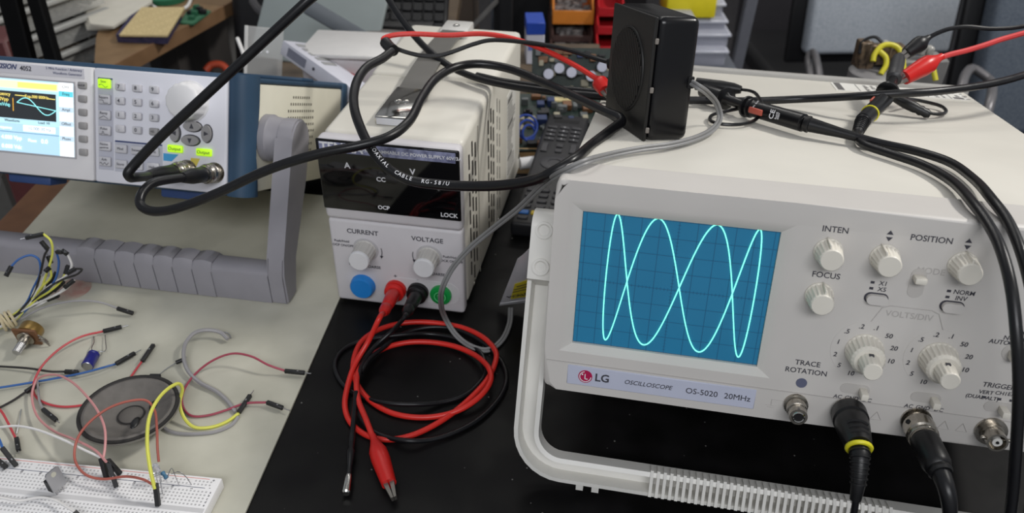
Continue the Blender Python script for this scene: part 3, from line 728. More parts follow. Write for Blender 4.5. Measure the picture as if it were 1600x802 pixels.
arrow_key(-.0462, .0520, .0150, .0078, pi/2); arrow_key(-.0478, .0408, .0150, .0078, -pi/2); arrow_key(-.0340, .0472, .0082, .0135, 0); arrow_key(-.0612, .0455, .0082, .0135, pi)
for x, z in ((-.0608, .0330), (-.0360, .0322)):
    kk = key(x, z, .0132, .0060, m_lit, 'output_key', .0026); kk['label'] = 'glowing green output key'
    ftext('Output', .0037, kk, x, z, m_ink, y=-.0038)
build(G().prism([(-.0718, -.0013, .0285), (-.0585, -.0013, .0285), (-.0645, -.0013, .0225), (-.0718, -.0013, .0225)], (0, .0004, 0)), 'channel_mark', mat('mark_blue', (70, 160, 214), 0.5, var=0), fg, 'blue channel mark')
build(G().prism([(-.0480, -.0013, .0268), (-.0400, -.0013, .0268), (-.0430, -.0013, .0205), (-.0480, -.0013, .0205)], (0, .0004, 0)), 'channel_mark', mat('mark_yellow', (216, 198, 92), 0.5, var=0), fg, 'yellow channel mark')
for x in (-.0510, -.0275):
    bnc_socket(x, .0165, fg)
# vents: rows of small square holes punched in the right flank
g = G()
for r_ in range(10):
    n_, off = [(8, .0), (10, -.005), (12, -.010), (12, -.010), (12, -.009), (12, -.008), (11, -.005), (10, -.002), (9, .002), (7, .008)][r_]
    for k in range(n_):
        y = .086+off+k*.0050; z = .0795-r_*.0060
        g.box((-.0002, y-.0011, z-.0011), (.0002, y+.0011, z+.0011))
o = build(g, 'vent_holes', mat('fg_vent', (92, 88, 76), 0.8, var=0), fg); o['kind'] = 'stuff'
# stand handle
cF, sF = math.cos(FT), math.sin(FT)
def fyaw(x, y, z):
    zz = z-FO.z
    return Vector((x, y*cF-zz*sF, y*sF+zz*cF))
Z0 = ZS+.0003
def arm_poly():
    q = [(-.022, Z0), (-.022, .030), (-.016, .045), (.018, .105)]
    for k in range(9): a = pi*.86-(pi*1.05)*k/8; q.append((.0478+.018*math.cos(a), .1206+.018*math.sin(a)))
    q += [(.046, .085), (.004, .034), (-.003, Z0)]
    return q
fh = None
g = G().prism([fyaw(.0160, y, z) for y, z in arm_poly()], (.0150, 0, 0)); bmesh.ops.bevel(g.bm, geom=list(g.bm.edges), offset=.0016, segments=2, affect='EDGES', clamp_overlap=True)
fh = build(g, 'handle', m_grh, fg, 'grey plastic handle folded down as a stand', sharp=50)
g = G().prism([fyaw(-FWd-.0200, y, z) for y, z in arm_poly()], (.0130, 0, 0)); build(g, 'handle_arm', m_grh, fh)
g = G().prism([fyaw(0.0165, y, z) for y, z in ((-.0215, Z0), (-.0218, .029), (-.018, .0335), (-.004, .0335), (.002, .028), (.003, Z0))], (-(FWd+.026), 0, 0)); build(g, 'handle_bar', m_grh, fh, sharp=50)
xs_ = [-.1560, -.1385, -.1200, -.1022, -.0850, -.0675, -.0497, -.0325]
gm = None
for a, b in zip(xs_, xs_[1:]):
    q = [(-.0226, Z0+.0004), (-.0228, .029), (-.018, .0362), (-.003, .0362), (.002, .030)]
    w = b-a-.0010
    g = G()
    rows = []
    for k in range(7):
        t = k/6; dz = .0016*math.sin(pi*t)
        rows.append([g._v(fyaw(w*t, y, z-(.0014-dz if z > .02 else 0))) for y, z in q])
    for r0, r1 in zip(rows, rows[1:]):
        for k in range(len(q)): g.bm.faces.new((r0[k], r1[k], r1[(k+1) % len(q)], r0[(k+1) % len(q)]))
    g.bm.faces.new(rows[0]); g.bm.faces.new(rows[-1][::-1])
    o = build(g, 'grip_segment', m_grh, fh, sharp=50); o.location = (a+.0005, 0, 0)
build(G().lathe((.0006, .0320, .0459), (1, 0, 0), [(0, .0195), (.006, .0195), (.0075, .0182), (.0170, .0172), (.0230, .0172)], n=40), 'handle_hub', m_grh, fh)
# ================================================================== small black loudspeaker box on the oscilloscope
spk = thing('speaker_box', 'black plastic loudspeaker box with round slatted grille standing on the oscilloscope', 'speaker')
spk.matrix_basis = SM @ Matrix.Translation((.0429, .0995, SH-.0010)) @ Matrix.Rotation(.4409, 4, 'Z')
KW, KD, KH = .0729, .0308, .0789
m_spk = mat('speaker_black', (24, 23, 22), 0.5, var=0.12, scale=60, bump=0.06, bscale=700)
m_spkg = mat('speaker_gloss', (12, 12, 15), 0.25, var=0.1, scale=40)
build(G().box((.0022, 0, 0), (KD, KW, KH), .0048, 4), 'shell', m_spkg, spk, 'glossy black shell')
fr = build(G().box((-.0004, .0006, .0002), (.0020, KW-.0006, KH-.0004), .0005, 1), 'front_plate', m_spk, spk, 'matt black grille plate')
cy, cz2, rk = .0385, .0400, .0272
g = G(); g.ring((-.0004, cy, cz2), (1, 0, 0), rk, .0010, n=40); build(g, 'grille_ring', m_spk, fr)
for k in range(-9, 10):
    y = cy+k*.00285; hh = math.sqrt(max(0, (rk-.0008)**2-(y-cy)**2))
    if hh > .003: build(G().box((-.0018, y-.0008, cz2-hh), (-.0004, y+.0008, cz2+hh)), 'grille_slat', m_spk, fr)
build(G().lathe((-.0005, cy, cz2), (1, 0, 0), [(0, rk-.0006), (.0003, rk-.0006)], n=40), 'grille_back', m_dark, fr)
for z in (.0640, .0335, .0075):
    build(G().box((.0006, -.0009, z-.0018), (.0030, .0006, z+.0018), .0004, 1), 'snap_notch', mat('notch_grey', (128, 122, 116), 0.6, var=0.1), fr)
build(G().box((.0262, -.0010, .0345), (.0304, .0012, .0420), .0004, 1), 'cable_outlet', m_dark, spk)
SPM = spk.matrix_basis.copy()

# two-core grey cable from the speaker box
start = SPM @ Vector((.0283, -.0012, .0385))
gp_ = [start, STOP(1092, 136, .036), STOP(1108, 148, .025), STOP(1120, 163, .015), STOP(1125, 180, .007), STOP(1117, 199, .0035), STOP(1090, 215, .0030), STOP(1045, 227, .0030), STOP(1000, 233, .0030), STOP(950, 243, .0032), STOP(912, 254, .0060),
       P(885, 266, d=.478), P(850, 288, d=.515), P(810, 326, d=.555), P(772, 356, d=.585), P(735, 387, d=.605), P(706, 420, d=.615), P(692, 448, d=.620), P(689, 472, d=.640), P(697, 500, d=.672), P(712, 523, z=.006), P(735, 541, z=.0028), P(762, 547, z=.0026), P(783, 533, z=.0026), P(796, 506, z=.0030), P(798, 482, z=.0060)]
cab = thing('speaker_cable', 'grey flat two-core cable running from the black speaker box to the benchtop', 'cable', gp_[0])
m_grc = mat('cable_grey', (134, 134, 134), 0.45, var=0.08, scale=80)
sp_ = spline(gp_, 6)
for s_ in (-1, 1):
    q = []
    for i, p in enumerate(sp_):
        t = (sp_[min(i+1, len(sp_)-1)]-sp_[max(i-1, 0)]).normalized()
        v = (CAMLOC-p).normalized(); n_ = t.cross(v).normalized()
        q.append(p+n_*(.00105*s_))
    build(G().tube(q, .00115, n=7, sub=1), 'core', m_grc, cab, world=True)

# ================================================================== helpers for leads
def axis_m(a, b):
    a = Vector(a); b = Vector(b); d = (b-a).normalized()
    return d, (b-a).length
def croc(parent, tip, tail, m_boot, r=.0055, open_=.35, jaw=.012, view=True):
    """crocodile clip: rubber boot and two toothed jaws"""
    tip = Vector(tip); tail = Vector(tail); d, L = axis_m(tail, tip)
    bl = L-jaw
    prof = [(0, r*.36), (bl*.10, r*.42), (bl*.20, r*.62), (bl*.34, r*.96), (bl*.50, r*1.0), (bl*.80, r*.86), (bl, r*.76)]
    b = build(G().lathe(tail, d, prof, n=20), 'clip_boot', m_boot, parent, world=True)
    w = d.cross((CAMLOC-tip).normalized()).normalized(); n_ = d.cross(w)
    for s_ in (-1, 1):
        o0 = tail+d*(bl-.001)
        q = [o0+w*s_*r*.10-n_*r*.34, o0+w*s_*r*.58-n_*r*.34, tip+w*s_*r*(.10+open_*.5)-n_*r*.26, tip+w*s_*r*.02-n_*r*.26]
        build(G().prism(q, n_*r*.6), 'clip_jaw', mat('jaw_steel', (140, 136, 130), 0.5, 0.9, var=0.1, scale=200), parent, world=True)
    return b

# ================================================================== coaxial lead from the generator's second output
def bnc_plug(parent, o, ax, boot=.030, rb=.0062):
    o = Vector(o); ax = Vector(ax).normalized()
    n = build(G().lathe(o, ax, [(0, .0072), (.0010, .0076), (.0100, .0076), (.0110, .0068), (.0150, .0066)], n=28), 'bayonet_collar', m_nickel, parent, 'nickel bayonet collar', world=True)
    g = G(); g.ring(o+ax*.0030, ax, .0074, .0006); g.ring(o+ax*.0085, ax, .0074, .0006)
    build(g, 'collar_knurl', m_nickel, n, world=True).__setitem__('kind', 'stuff')
    build(G().lathe(o, ax, [(.0148, rb*.92), (.0165, rb), (.0165+boot*.5, rb*.98), (.0165+boot*.8, rb*.78), (.0165+boot, rb*.62)], n=24), 'boot', m_rubber, parent, 'black rubber boot', world=True)
    return o+ax*(.0165+boot)
F3 = FM.to_3x3(); outF = F3 @ Vector((0, -1, 0))
RC = .0034
cx_ = thing('coaxial_lead', 'thick black coaxial lead looping from the generator across the power supply', 'cable', FL(-.0275, -.0045, .0165))
e = bnc_plug(cx_, FL(-.0275, -.0050, .0165), outF, .028)
pth = [e-outF*.002, P(238, 287, d=.612), P(221, 304, d=.602), P(219, 319, d=.598), P(232, 329, d=.594), P(262, 329, d=.590), P(330, 306, d=.584), P(420, 265, d=.576), P(500, 240, d=.568), P(560, 228, d=.566), P(607, 214, d=.572), P(638, 191, d=.590), P(659, 153, d=.622), P(682, 122, d=.650), P(712, 105, d=.668), P(745, 100, d=.675), P(790, 106, d=.672), P(850, 129, d=.650), P(910, 157, d=.612), P(950, 176, d=.585), P(968, 184, d=.574), P(971, 190, d=.570), P(955, 203, d=.560), P(925, 226, d=.536), P(893, 252, d=.500), P(862, 270, d=.500), P(835, 281, d=.515), P(790, 289, d=.535), P(740, 291, d=.552), P(690, 289, d=.562), P(638, 281, d=.568), P(606, 263, d=.572), P(581, 234, d=.576), P(563, 199, d=.585), P(553, 165, d=.596), P(556, 132, d=.610), P(572, 106, d=.628), P(598, 91, d=.645), P(612, 80, d=.655)]
build(G().tube(pth, RC, n=12, sub=6), 'coax', m_cable, cx_, world=True)
slv = [P(615, 79, d=.656), P(607, 72, d=.664), P(602, 66, d=.668)]
build(G().tube(slv, .0046, n=12), 'shrink_sleeve', m_rubber, cx_, 'black shrink sleeve where the lead splits', world=True)
build(G().tube([P(603, 68, d=.668), P(599, 61, d=.670), P(610, 56, d=.672), P(640, 53, d=.674), P(700, 55, d=.672), P(755, 53, d=.668), P(800, 60, d=.662), P(850, 78, d=.652), P(900, 103, d=.640), P(935, 125, d=.630)], .0021, n=8), 'red_core', m_redw, cx_, 'red single wire', world=True)
build(G().tube([P(607, 70, d=.664), P(630, 80, d=.664), P(660, 87, d=.664), P(690, 86, d=.664), P(740, 69, d=.662), P(765, 63, d=.660), P(820, 66, d=.654), P(880, 76, d=.644), P(930, 91, d=.634), P(951, 97, d=.628)], .0018, n=8), 'black_core', m_cable, cx_, 'thin black wire', world=True)
croc(cx_, P(950, 150, d=.618), P(933, 122, d=.632), m_redp, .0062, jaw=.006)
croc(cx_, P(975, 105, d=.622), P(948, 96, d=.629), m_rubber, .0050, jaw=.006)
# white print along the jacket
dense = spline(pth, 24)
def walk(u0, v0, s_, sz, step):
    best = min(range(int(len(dense)*.6), len(dense)), key=lambda i: (dense[i]-P(u0, v0, d=.572)).length)
    i = best; acc = 0
    for ch in s_:
        while acc < step and i > 1 and i < len(dense)-2:
            acc += (dense[i-1]-dense[i]).length; i -= 1
        acc = 0
        if ch == ' ': continue
        p = dense[i]; t = (dense[i-1]-dense[i+1]).normalized(); v = (CAMLOC-p).normalized()
        up = v.cross(t).normalized(); v = t.cross(up)
        up2 = (up*.95-v*.30).normalized(); v2 = t.cross(up2)
        Mx = Matrix((t, up2, v2)).transposed().to_4x4(); Mx.translation = p+v2*(RC+.0002)
        text(ch, sz, cx_, cx_.matrix_basis.inverted() @ Mx, m_white, name='jacket_print')
walk(572, 224, 'COAXIAL  CABLE  RG-58/U', .0038, .00262)

# coaxial lead from the first output, leaving over the generator
l1 = thing('coaxial_lead', 'straight black coaxial lead rising from the generator to the top of the picture', 'cable', FL(-.0510, -.0045, .0165))
ax1 = (outF+Vector((-.10, 0, -.03))).normalized()
e = bnc_plug(l1, FL(-.0510, -.0050, .0165), ax1, .030)
build(G().tube([e-ax1*.004, P(212, 277, d=.615), P(203, 277, d=.608), P(200, 271, d=.605), P(207, 261, d=.605), P(250, 215, d=.600), P(320, 150, d=.59), P(400, 76, d=.58), P(480, 2, d=.57), P(530, -44, d=.57), Vector((-.05, .62, .62)), Vector((.02, .66, .95)), Vector((.04, .68, 1.5)), Vector((.04, .68, 2.3))], .0036, n=12), 'coax', m_cable, l1, world=True)

# black mains-type cable crossing behind the speaker box
o = build(G().tube([Vector((-.24, .86, 2.3)), Vector((-.24, .86, 1.5)), Vector((-.23, .85, .80)), P(560, -68, d=.765), P(588, -30, d=.75), P(603, -8, d=.748), P(622, 22, d=.742), P(660, 70, d=.735), P(702, 103, d=.724), P(745, 122, d=.706), P(790, 133, d=.690), P(850, 142, d=.675), P(930, 150, d=.655), STOP(985, 154, .0045), STOP(1040, 156, .0040), STOP(1100, 157, .0042), STOP(1170, 158, .0045), P(1250, 155, d=.655), P(1330, 151, d=.632), P(1390, 147, d=.622), P(1450, 144, d=.622), P(1520, 136, d=.635), P(1570, 126, d=.65), P(1640, 108, d=.68), P(1740, 110, d=.72), P(1830, 170, d=.74), Vector((.66, .62, .01)), Vector((.70, .50, .004)), Vector((.72, .38, .004))], .0030, n=12), 'power_cable', m_cable, origin=None)
tag(o, 'long black cable passing behind the speaker box and over the oscilloscope lid', 'cable')
o = build(G().tube([P(745, 118, d=.716), P(790, 128, d=.700), P(850, 136, d=.690), P(930, 144, d=.672), STOP(985, 148, .0045), STOP(1030, 150, .0040)], .0028, n=10), 'power_cable', m_cable)
tag(o, 'shorter black cable lying just behind the long one left of the speaker box', 'cable')

# ================================================================== probes
m_prb = mat('probe_black', (18, 18, 20), 0.28, var=0.1, scale=60)
pr = thing('oscilloscope_probe', 'black oscilloscope probe with red slide switch lying on the oscilloscope lid', 'probe', STOP(1250, 190, 0))
hA = .0085
A = [STOP(1088, 141, hA), STOP(1136, 155, hA), STOP(1172, 168, hA), STOP(1258, 193, hA), STOP(1337, 214, hA*.62)]
d0 = (A[3]-A[2]).normalized(); L0 = (A[3]-A[2]).length
body = build(G().lathe(A[2], d0, [(-.0060, .0030), (-.0040, .0068), (-.0036, .0078), (-.0018, .0078), (-.0014, .0060), (.0005, .0060), (.0008, .0072), (.0022, .0072), (.0026, .0060), (L0*.97, .0062), (L0*.98, .0050), (L0, .0050)], n=28), 'body', m_prb, pr, world=True)
dS = (A[4]-A[3]).normalized(); LS = (A[4]-A[3]).length
build(G().lathe(A[3], dS, [(-.001, .0048), (.0015, .0058), (.0030, .0058), (.0034, .0050), (LS*.7, .0034), (LS, .0030)], n=20), 'strain_relief', m_rubber, pr, world=True)
d1 = (A[2]-A[1]).normalized(); L1 = (A[2]-A[1]).length
build(G().lathe(A[1]-d1*.030, d1, [(0, .0055), (.024, .0058), (.0270, .0050), (.0275, .0082), (.0292, .0084), (.0298, .0050), (.0325, .0038), (.030+L1-.004, .0036)], n=24), 'hook_sheath', m_prb, pr, 'black flanged hook sheath', world=True)
sv = (CAMLOC-A[2]).normalized(); sv = (sv-d0*sv.dot(d0)).normalized(); sw = d0.cross(sv)
def probe_mark_m(t, off=0.0):
    n_ = (sv*math.cos(off)+sw*math.sin(off)); tt = d0; u_ = n_.cross(tt)
    Mx = Matrix((tt, u_, n_)).transposed().to_4x4(); Mx.translation = A[2]+d0*t+n_*.0062; return Mx
Mx = pr.matrix_basis.inverted() @ probe_mark_m(.0110, 0.25)
g = G().box((-.0062, -.0022, -.0012), (.0062, .0022, .0011), .0009, 2, M=Mx); build(g, 'slide_switch', mat('switch_coral', (188, 92, 76), 0.45, var=0.05), pr, 'coral red slide switch')
for s_, t, off, sz in (('CE', .0260, .05, .0056), ('RoHS', .0300, .05, .0022), ('600V', .0318, .05, .0022)):
    text(s_, sz, pr, pr.matrix_basis.inverted() @ probe_mark_m(t, off) @ Matrix.Rotation(pi/2, 4, 'Z') @ Matrix.Translation((0, 0, .0002)), m_white, name='probe_print', bold=.01)
text('X1 X10', .0020, pr, pr.matrix_basis.inverted() @ probe_mark_m(.0085, -.55) @ Matrix.Rotation(pi/2, 4, 'Z') @ Matrix.Translation((0, 0, .0002)), m_white, name='probe_print')
build(G().lathe(STOP(1088, 131, .010), STOP(1155, 140, .010)-STOP(1088, 131, .010), [(0, .0050), (.020, .0052), (.030, .0046), (.036, .0030), (.0365, .0001)], n=18), 'ground_boot', m_rubber, pr, world=True)
build(G().tube([STOP(1150, 139, .010), STOP(1172, 142, .011), STOP(1186, 153, .012), STOP(1190, 168, .010), STOP(1184, 184, .0040), STOP(1160, 194, .0020), STOP(1128, 194, .0016), STOP(1111, 189, .0016), STOP(1113, 180, .0020), STOP(1135, 174, .003), STOP(1155, 170, .004)], .0013, n=8), 'ground_lead', m_cable, pr, 'thin black ground lead', world=True)
build(G().tube([A[4]-dS*.004, STOP(1375, 224, .0040), STOP(1430, 236, .0036), STOP(1480, 252, .0036), STOP(1520, 279, .0040), STOP(1550, 312, .0055), P(1576, 348, d=.428), P(1598, 402, d=.410), P(1614, 470, d=.400), P(1622, 560, d=.395), P(1620, 680, d=.40), P(1608, 810, d=.415), Vector((.262, .262, .03)), Vector((.262, .235, .004)), Vector((.275, .18, .003))], .0028, n=12), 'cable', m_cable, pr, world=True)

p2 = thing('oscilloscope_probe', 'black oscilloscope probe with yellow ring held upright by two crocodile clips', 'probe', STOP(1340, 208, 0))
def Q(u, v):
    t = (208.0-v)/(208.0-87.0); return P(u, v, d=.578+.112*t)
B0, B1, B2, B3, B4, B5 = Q(1340, 208), Q(1348, 189), Q(1379, 158), Q(1387, 143), Q(1397, 122), Q(1405, 88)
build(G().lathe(B0, B1-B0, [(0, .0030), (.004, .0038), ((B1-B0).length+.002, .0048)], n=18), 'strain_relief', m_rubber, p2, world=True)
for k in range(7):
    p = B0+(B1-B0)*(.15+.12*k); g = G(); g.ring(p, B1-B0, .0036+.0002*k, .0005, n=16, m=5); build(g, 'relief_rib', m_prb, p2, world=True)
dB = (B2-B1).normalized(); LB = (B2-B1).length
build(G().lathe(B1, dB, [(0, .0046), (.001, .0055), (LB*.9, .0062), (LB+.008, .0058)], n=24), 'body', m_prb, p2, world=True)
g = G(); g.ring(B1+(B2-B1)*.36, dB, .0058, .0007, n=24); build(g, 'colour_ring', m_yel, p2, 'yellow colour ring', world=True)
build(G().box((-.004, -.0018, -.001), (.004, .0018, .0012), .0006, 1, M=(lambda n_: (lambda Mx: Mx)(Matrix.Translation(B1+dB*(LB*.80)-dB.cross((CAMLOC-B1).normalized()).normalized()*.0052) @ Matrix((dB, (CAMLOC-B1).normalized().cross(dB).normalized(), dB.cross((CAMLOC-B1).normalized().cross(dB).normalized()))).transposed().to_4x4()))(0)), 'slide_switch', MATS['switch_coral'], p2, 'coral red slide switch', world=True)
d3 = (B4-B3).normalized()
build(G().lathe(B3-d3*.004, d3, [(0, .0060), (.0008, .0082), (.0035, .0084), (.0042, .0062), (.008, .0046), ((B4-B3).length+.004, .0034)], n=26), 'finger_guard', m_prb, p2, world=True)
d4 = (B5-B4).normalized(); L4 = (B5-B4).length
build(G().lathe(B4-d4*.004, d4, [(0, .0030), (.002, .0058), (.010, .0062), (.0105, .0056), (L4*.80, .0054), (L4*.98, .0048)], n=24), 'hook_sheath', mat('probe_grey', (52, 52, 54), 0.4, var=0.08), p2, world=True)
build(G().tube([B5, B5+d4*.005], .0016, n=8), 'hook_tip', m_nickel, p2, world=True)
build(G().lathe(STOP(1396, 152, .012), STOP(1443, 175, .004)-STOP(1396, 152, .012), [(0, .0030), (.010, .0042), (.018, .0040), (.020, .0034), (.0225, .0040), (.0245, .0032), (.027, .0036), (.030, .0022)], n=16), 'ground_boot', m_rubber, p2, world=True)
build(G().tube([STOP(1441, 174, .004), STOP(1460, 178, .0025), STOP(1473, 178, .0018), STOP(1478, 173, .0018), STOP(1468, 165, .0025), STOP(1440, 158, .004), STOP(1410, 154, .010)], .0014, n=8), 'ground_lead', m_cable, p2, 'thin black ground lead', world=True)
build(G().tube([B0+(B1-B0)*.05, STOP(1340, 216, .0036), STOP(1352, 227, .0036), STOP(1390, 240, .0034), STOP(1440, 257, .0034), STOP(1485, 282, .0036), STOP(1520, 318, .0048), P(1545, 352, d=.424), P(1564, 390, d=.408), P(1580, 450, d=.396), P(1588, 520, d=.392), P(1592, 600, d=.395), P(1588, 700, d=.405), P(1578, 810, d=.42), Vector((.250, .262, .03)), Vector((.246, .235, .004)), Vector((.25, .18, .003))], .0028, n=12), 'cable', m_cable, p2, world=True)
# crocodile leads coming in from the right
bl = thing('crocodile_lead', 'black crocodile clip lead gripping the tip of the upright probe', 'lead', P(1415, 82, d=.690))
croc(bl, P(1404, 92, d=.688), P(1452, 58, d=.690), m_rubber, .0066, jaw=.008)
build(G().tube([P(1446, 62, d=.690), P(1462, 53, d=.690), P(1484, 45, d=.69), P(1510, 42, d=.69), P(1545, 45, d=.69), P(1580, 44, d=.69), P(1640, 36, d=.69), P(1740, 50, d=.69), P(1830, 150, d=.69), Vector((.60, .52, .03)), Vector((.62, .45, .003)), Vector((.64, .36, .003))], .0018, n=8), 'wire', m_cable, bl, world=True)
rl = thing('crocodile_lead', 'red crocodile clip lead gripping the upright probe below the black one', 'lead', P(1420, 118, d=.672))
croc(rl, P(1404, 127, d=.663), P(1472, 88, d=.672), m_redp, .0074, jaw=.006)
build(G().tube([P(1464, 93, d=.672), P(1482, 86, d=.674), P(1510, 79, d=.676), P(1540, 70, d=.678), P(1570, 60, d=.68), P(1640, 46, d=.68), P(1720, 66, d=.68), P(1800, 170, d=.68), Vector((.57, .50, .03)), Vector((.585, .43, .003)), Vector((.60, .34, .003))], .0022, n=8), 'wire', mat('red_wire_pale', (212, 70, 70), 0.36, var=0.05), rl, world=True)

# ================================================================== plugs in the oscilloscope inputs
S3 = SM.to_3x3(); outS = S3 @ Vector((0, -1, 0))
q1 = thing('probe_plug', 'black ribbed probe plug with yellow ring in the left input socket', 'plug', SL(.1768, -.004, .0130))
o1 = SL(.1768, -.0020, .0130)
b_ = build(G().lathe(o1, outS, [(0, .0092), (.0012, .0098), (.0090, .0098), (.0100, .0090), (.0140, .0092), (.0300, .0074), (.0340, .0066)], n=30), 'plug_body', m_rubber, q1, world=True)
for k in range(3):
    a = outS*(.0215+k*.0040); up_ = S3 @ Vector((0, 0, 1)); rt_ = S3 @ Vector((1, 0, 0)); rr = .0086-.0006*k
    g = G(); g.tube([o1+a+(up_*math.cos(t)+rt_*math.sin(t))*rr for t in (-.7, -.35, 0, .35, .7)], .0008, n=5); build(g, 'plug_groove', m_dark, b_, world=True)
e1 = o1+outS*.0330
dn = (outS+Vector((0.02, 0.02, -.42))).normalized()
g = G(); g.ring(e1+dn*.0015, dn, .0060, .0013, n=28); build(g, 'colour_ring', m_yel, q1, 'yellow colour ring', world=True)
rel = [e1-outS*.003, e1+dn*.006, e1+dn*.012+Vector((0, 0, -.0035)), e1+dn*.017+Vector((0, 0, -.009)), e1+dn*.020+Vector((0, 0, -.0160))]
build(G().tube(rel, lambda t: .0056-.0026*t, n=14), 'strain_relief', m_rubber, q1, world=True)
rs = spline(rel, 6)
for k in range(7):
    i = 5+k*2; t_ = (rs[i+1]-rs[i-1]).normalized(); g = G(); g.ring(rs[i], t_, .0057-.0026*i/(len(rs)-1), .0006, n=16, m=5); build(g, 'relief_rib', m_rubber, q1, world=True)
build(G().tube([rel[-1]-Vector((0, 0, -.002)), rel[-1]+Vector((.0005, -.0040, -.016)), rel[-1]+Vector((.001, -.004, -.045)), Vector((rel[-1].x+.004, rel[-1].y+.002, .006)), Vector((rel[-1].x+.012, rel[-1].y-.03, .003)), Vector((rel[-1].x+.03, rel[-1].y-.09, .003))], .0019, n=10), 'cable', m_cable, q1, world=True)
q2_ = thing('bayonet_plug', 'nickel bayonet plug with black boot in the right-hand input socket', 'plug', SL(.2140, -.004, .0125))
o2 = SL(.2140, -.0045, .0125)
n2 = build(G().lathe(o2, outS, [(0, .0076), (.001, .0084), (.0100, .0084), (.0108, .0074), (.0150, .0072)], n=30), 'bayonet_collar', m_nickel, q2_, world=True)
g = G(); g.ring(o2+outS*.0128, outS, .0073, .0008); build(g, 'collar_rim', m_nickel, q2_, world=True)
build(G().cyl(o2+outS*.005+S3 @ Vector((-.0070, 0, .0040)), o2+outS*.005+S3 @ Vector((-.0078, 0, .0045)), .0014, n=10), 'bayonet_slot', m_dark, n2, world=True)
d2 = (outS+S3 @ Vector((.18, 0, -.22))).normalized(); c2 = o2+outS*.0145
build(G().lathe(c2, d2, [(-.001, .0070), (.001, .0078), (.0170, .0076), (.0200, .0066), (.0205, .0060), (.0225, .0064), (.0240, .0056)], n=26), 'boot', m_rubber, q2_, world=True)
c3 = c2+d2*.0235
build(G().tube([c3-d2*.002, c3+d2*.008+Vector((.001, 0, -.004)), c3+d2*.014+Vector((.003, 0, -.014)), c3+d2*.016+Vector((.006, .002, -.034)), c3+d2*.012+Vector((.012, .002, -.060)), Vector((c3.x+.020, c3.y-.02, .005)), Vector((c3.x+.035, c3.y-.06, .004))], lambda t: .0050-.0014*min(1, t*2.8), n=12), 'cable', m_cable, q2_, world=True)

# ================================================================== test leads of the power supply
P3 = PM.to_3x3(); outP = P3 @ Vector((0, -1, 0))
def zoomp(x, y): return (500+x/2.49, 480+y/2.49)
def coil(pts, z0, z1, n):
    r_ = []
    for i, (x, y) in enumerate(pts):
        u, v = zoomp(x, y); z = z0+(z1-z0)*abs(math.sin(i*1.7))
        r_.append(P(u, v, z=z))
    return r_
def banana(parent, x, m, tgt):
    o = PM @ Vector((x, -.0030, .0215)); d = (Vector(tgt)-o).normalized()
    build(G().lathe(o, outP, [(-.0006, .0078), (.0010, .0086), (.0028, .0082), (.0040, .0060), (.0044, .0040)], n=28), 'plug_flange', m, parent, world=True)
    L = (Vector(tgt)-o).length
    build(G().lathe(o+d*.0008, d, [(0, .0052), (L*.25, .0056), (L*.70, .0046), (L*.72, .0040), (L*.76, .0046), (L*.90, .0044), (L, .0028)], n=22), 'plug_grip', m, parent, world=True)
rd = thing('test_lead', 'red test lead coiled on the black bench, from red socket to red crocodile clip', 'test lead', P(600, 489, d=.655))
tr = P(599, 489, d=.650)
banana(rd, .0530, m_redp, tr)
seq = [(232, 42), (190, 130), (135, 225), (106, 315), (97, 385), (113, 440), (150, 480), (205, 508), (275, 516), (355, 500), (440, 462), (520, 410), (595, 345), (652, 280), (682, 215), (684, 175), (640, 122), (560, 82), (470, 64), (380, 58), (300, 66), (220, 92), (163, 133), (135, 190), (130, 258), (155, 318), (205, 372), (285, 414), (385, 430), (480, 421), (560, 392), (628, 342), (664, 285), (660, 245), (635, 212), (590, 180), (520, 152), (430, 137), (340, 138), (260, 157), (190, 196), (152, 245), (142, 300), (150, 365), (178, 435), (205, 505)]
zz = [.040, .022, .010, .006, .0045, .0028, .0022, .0022, .0022, .0022, .0024, .0028, .0034, .0040, .0050, .0050, .0045, .0040, .0040, .0040, .0042, .0050, .0060, .0070, .0060, .0040, .0024, .0022, .0022, .0026, .0050, .0078, .0085, .0088, .0070, .0040, .0030, .0030, .0030, .0030, .0050, .0090, .0110, .0100, .0090, .0080]
build(G().tube([tr]+[P(*zoomp(x, y), z=z) for (x, y), z in zip(seq, zz)], .0021, n=10), 'wire', m_redw, rd, world=True)
croc(rd, P(*zoomp(288, 745), z=.0052), P(*zoomp(205, 500), z=.0080), m_redp, .0064, jaw=.012)
bd = thing('test_lead', 'black test lead coiled with the red one, from black socket to bare clip', 'test lead', P(636, 492, d=.655))
tb = P(635, 490, d=.652)
banana(bd, .0718, m_rubber, tb)
seq = [(330, 38), (282, 92), (215, 152), (168, 215), (150, 270), (142, 345), (150, 412), (195, 476), (265, 508), (345, 521), (430, 517), (515, 492), (610, 442), (690, 365), (724, 295), (716, 230), (660, 160), (590, 112), (520, 85), (450, 78), (380, 86), (310, 112), (245, 160), (190, 205), (160, 255)]
zz = [.035, .020, .012, .010, .0100, .0080, .0050, .0040, .0034, .0060, .0030, .0022, .0022, .0022, .0022, .0022, .0022, .0024, .0024, .0022, .0022, .0026, .0070, .0098, .0085]
seq += [(185, 290)][:0]
build(G().tube([tb]+[P(*zoomp(x, y), z=z) for (x, y), z in zip(seq, zz)], .0018, n=10), 'wire', m_cable, bd, world=True)
seq = [(645, 250), (615, 300), (560, 345), (480, 370), (370, 379), (260, 374), (170, 352), (105, 316), (66, 265), (58, 215), (85, 170), (150, 136), (240, 118), (330, 107), (420, 105), (500, 115), (570, 138), (625, 180), (645, 250)]
build(G().tube([P(*zoomp(x, y), z=.0020+(.0042 if 3 < i < 6 or 11 < i < 14 else 0)) for i, (x, y) in enumerate(seq[:-1])], .0018, n=10, closed=True), 'wire_turn', m_cable, bd, world=True)
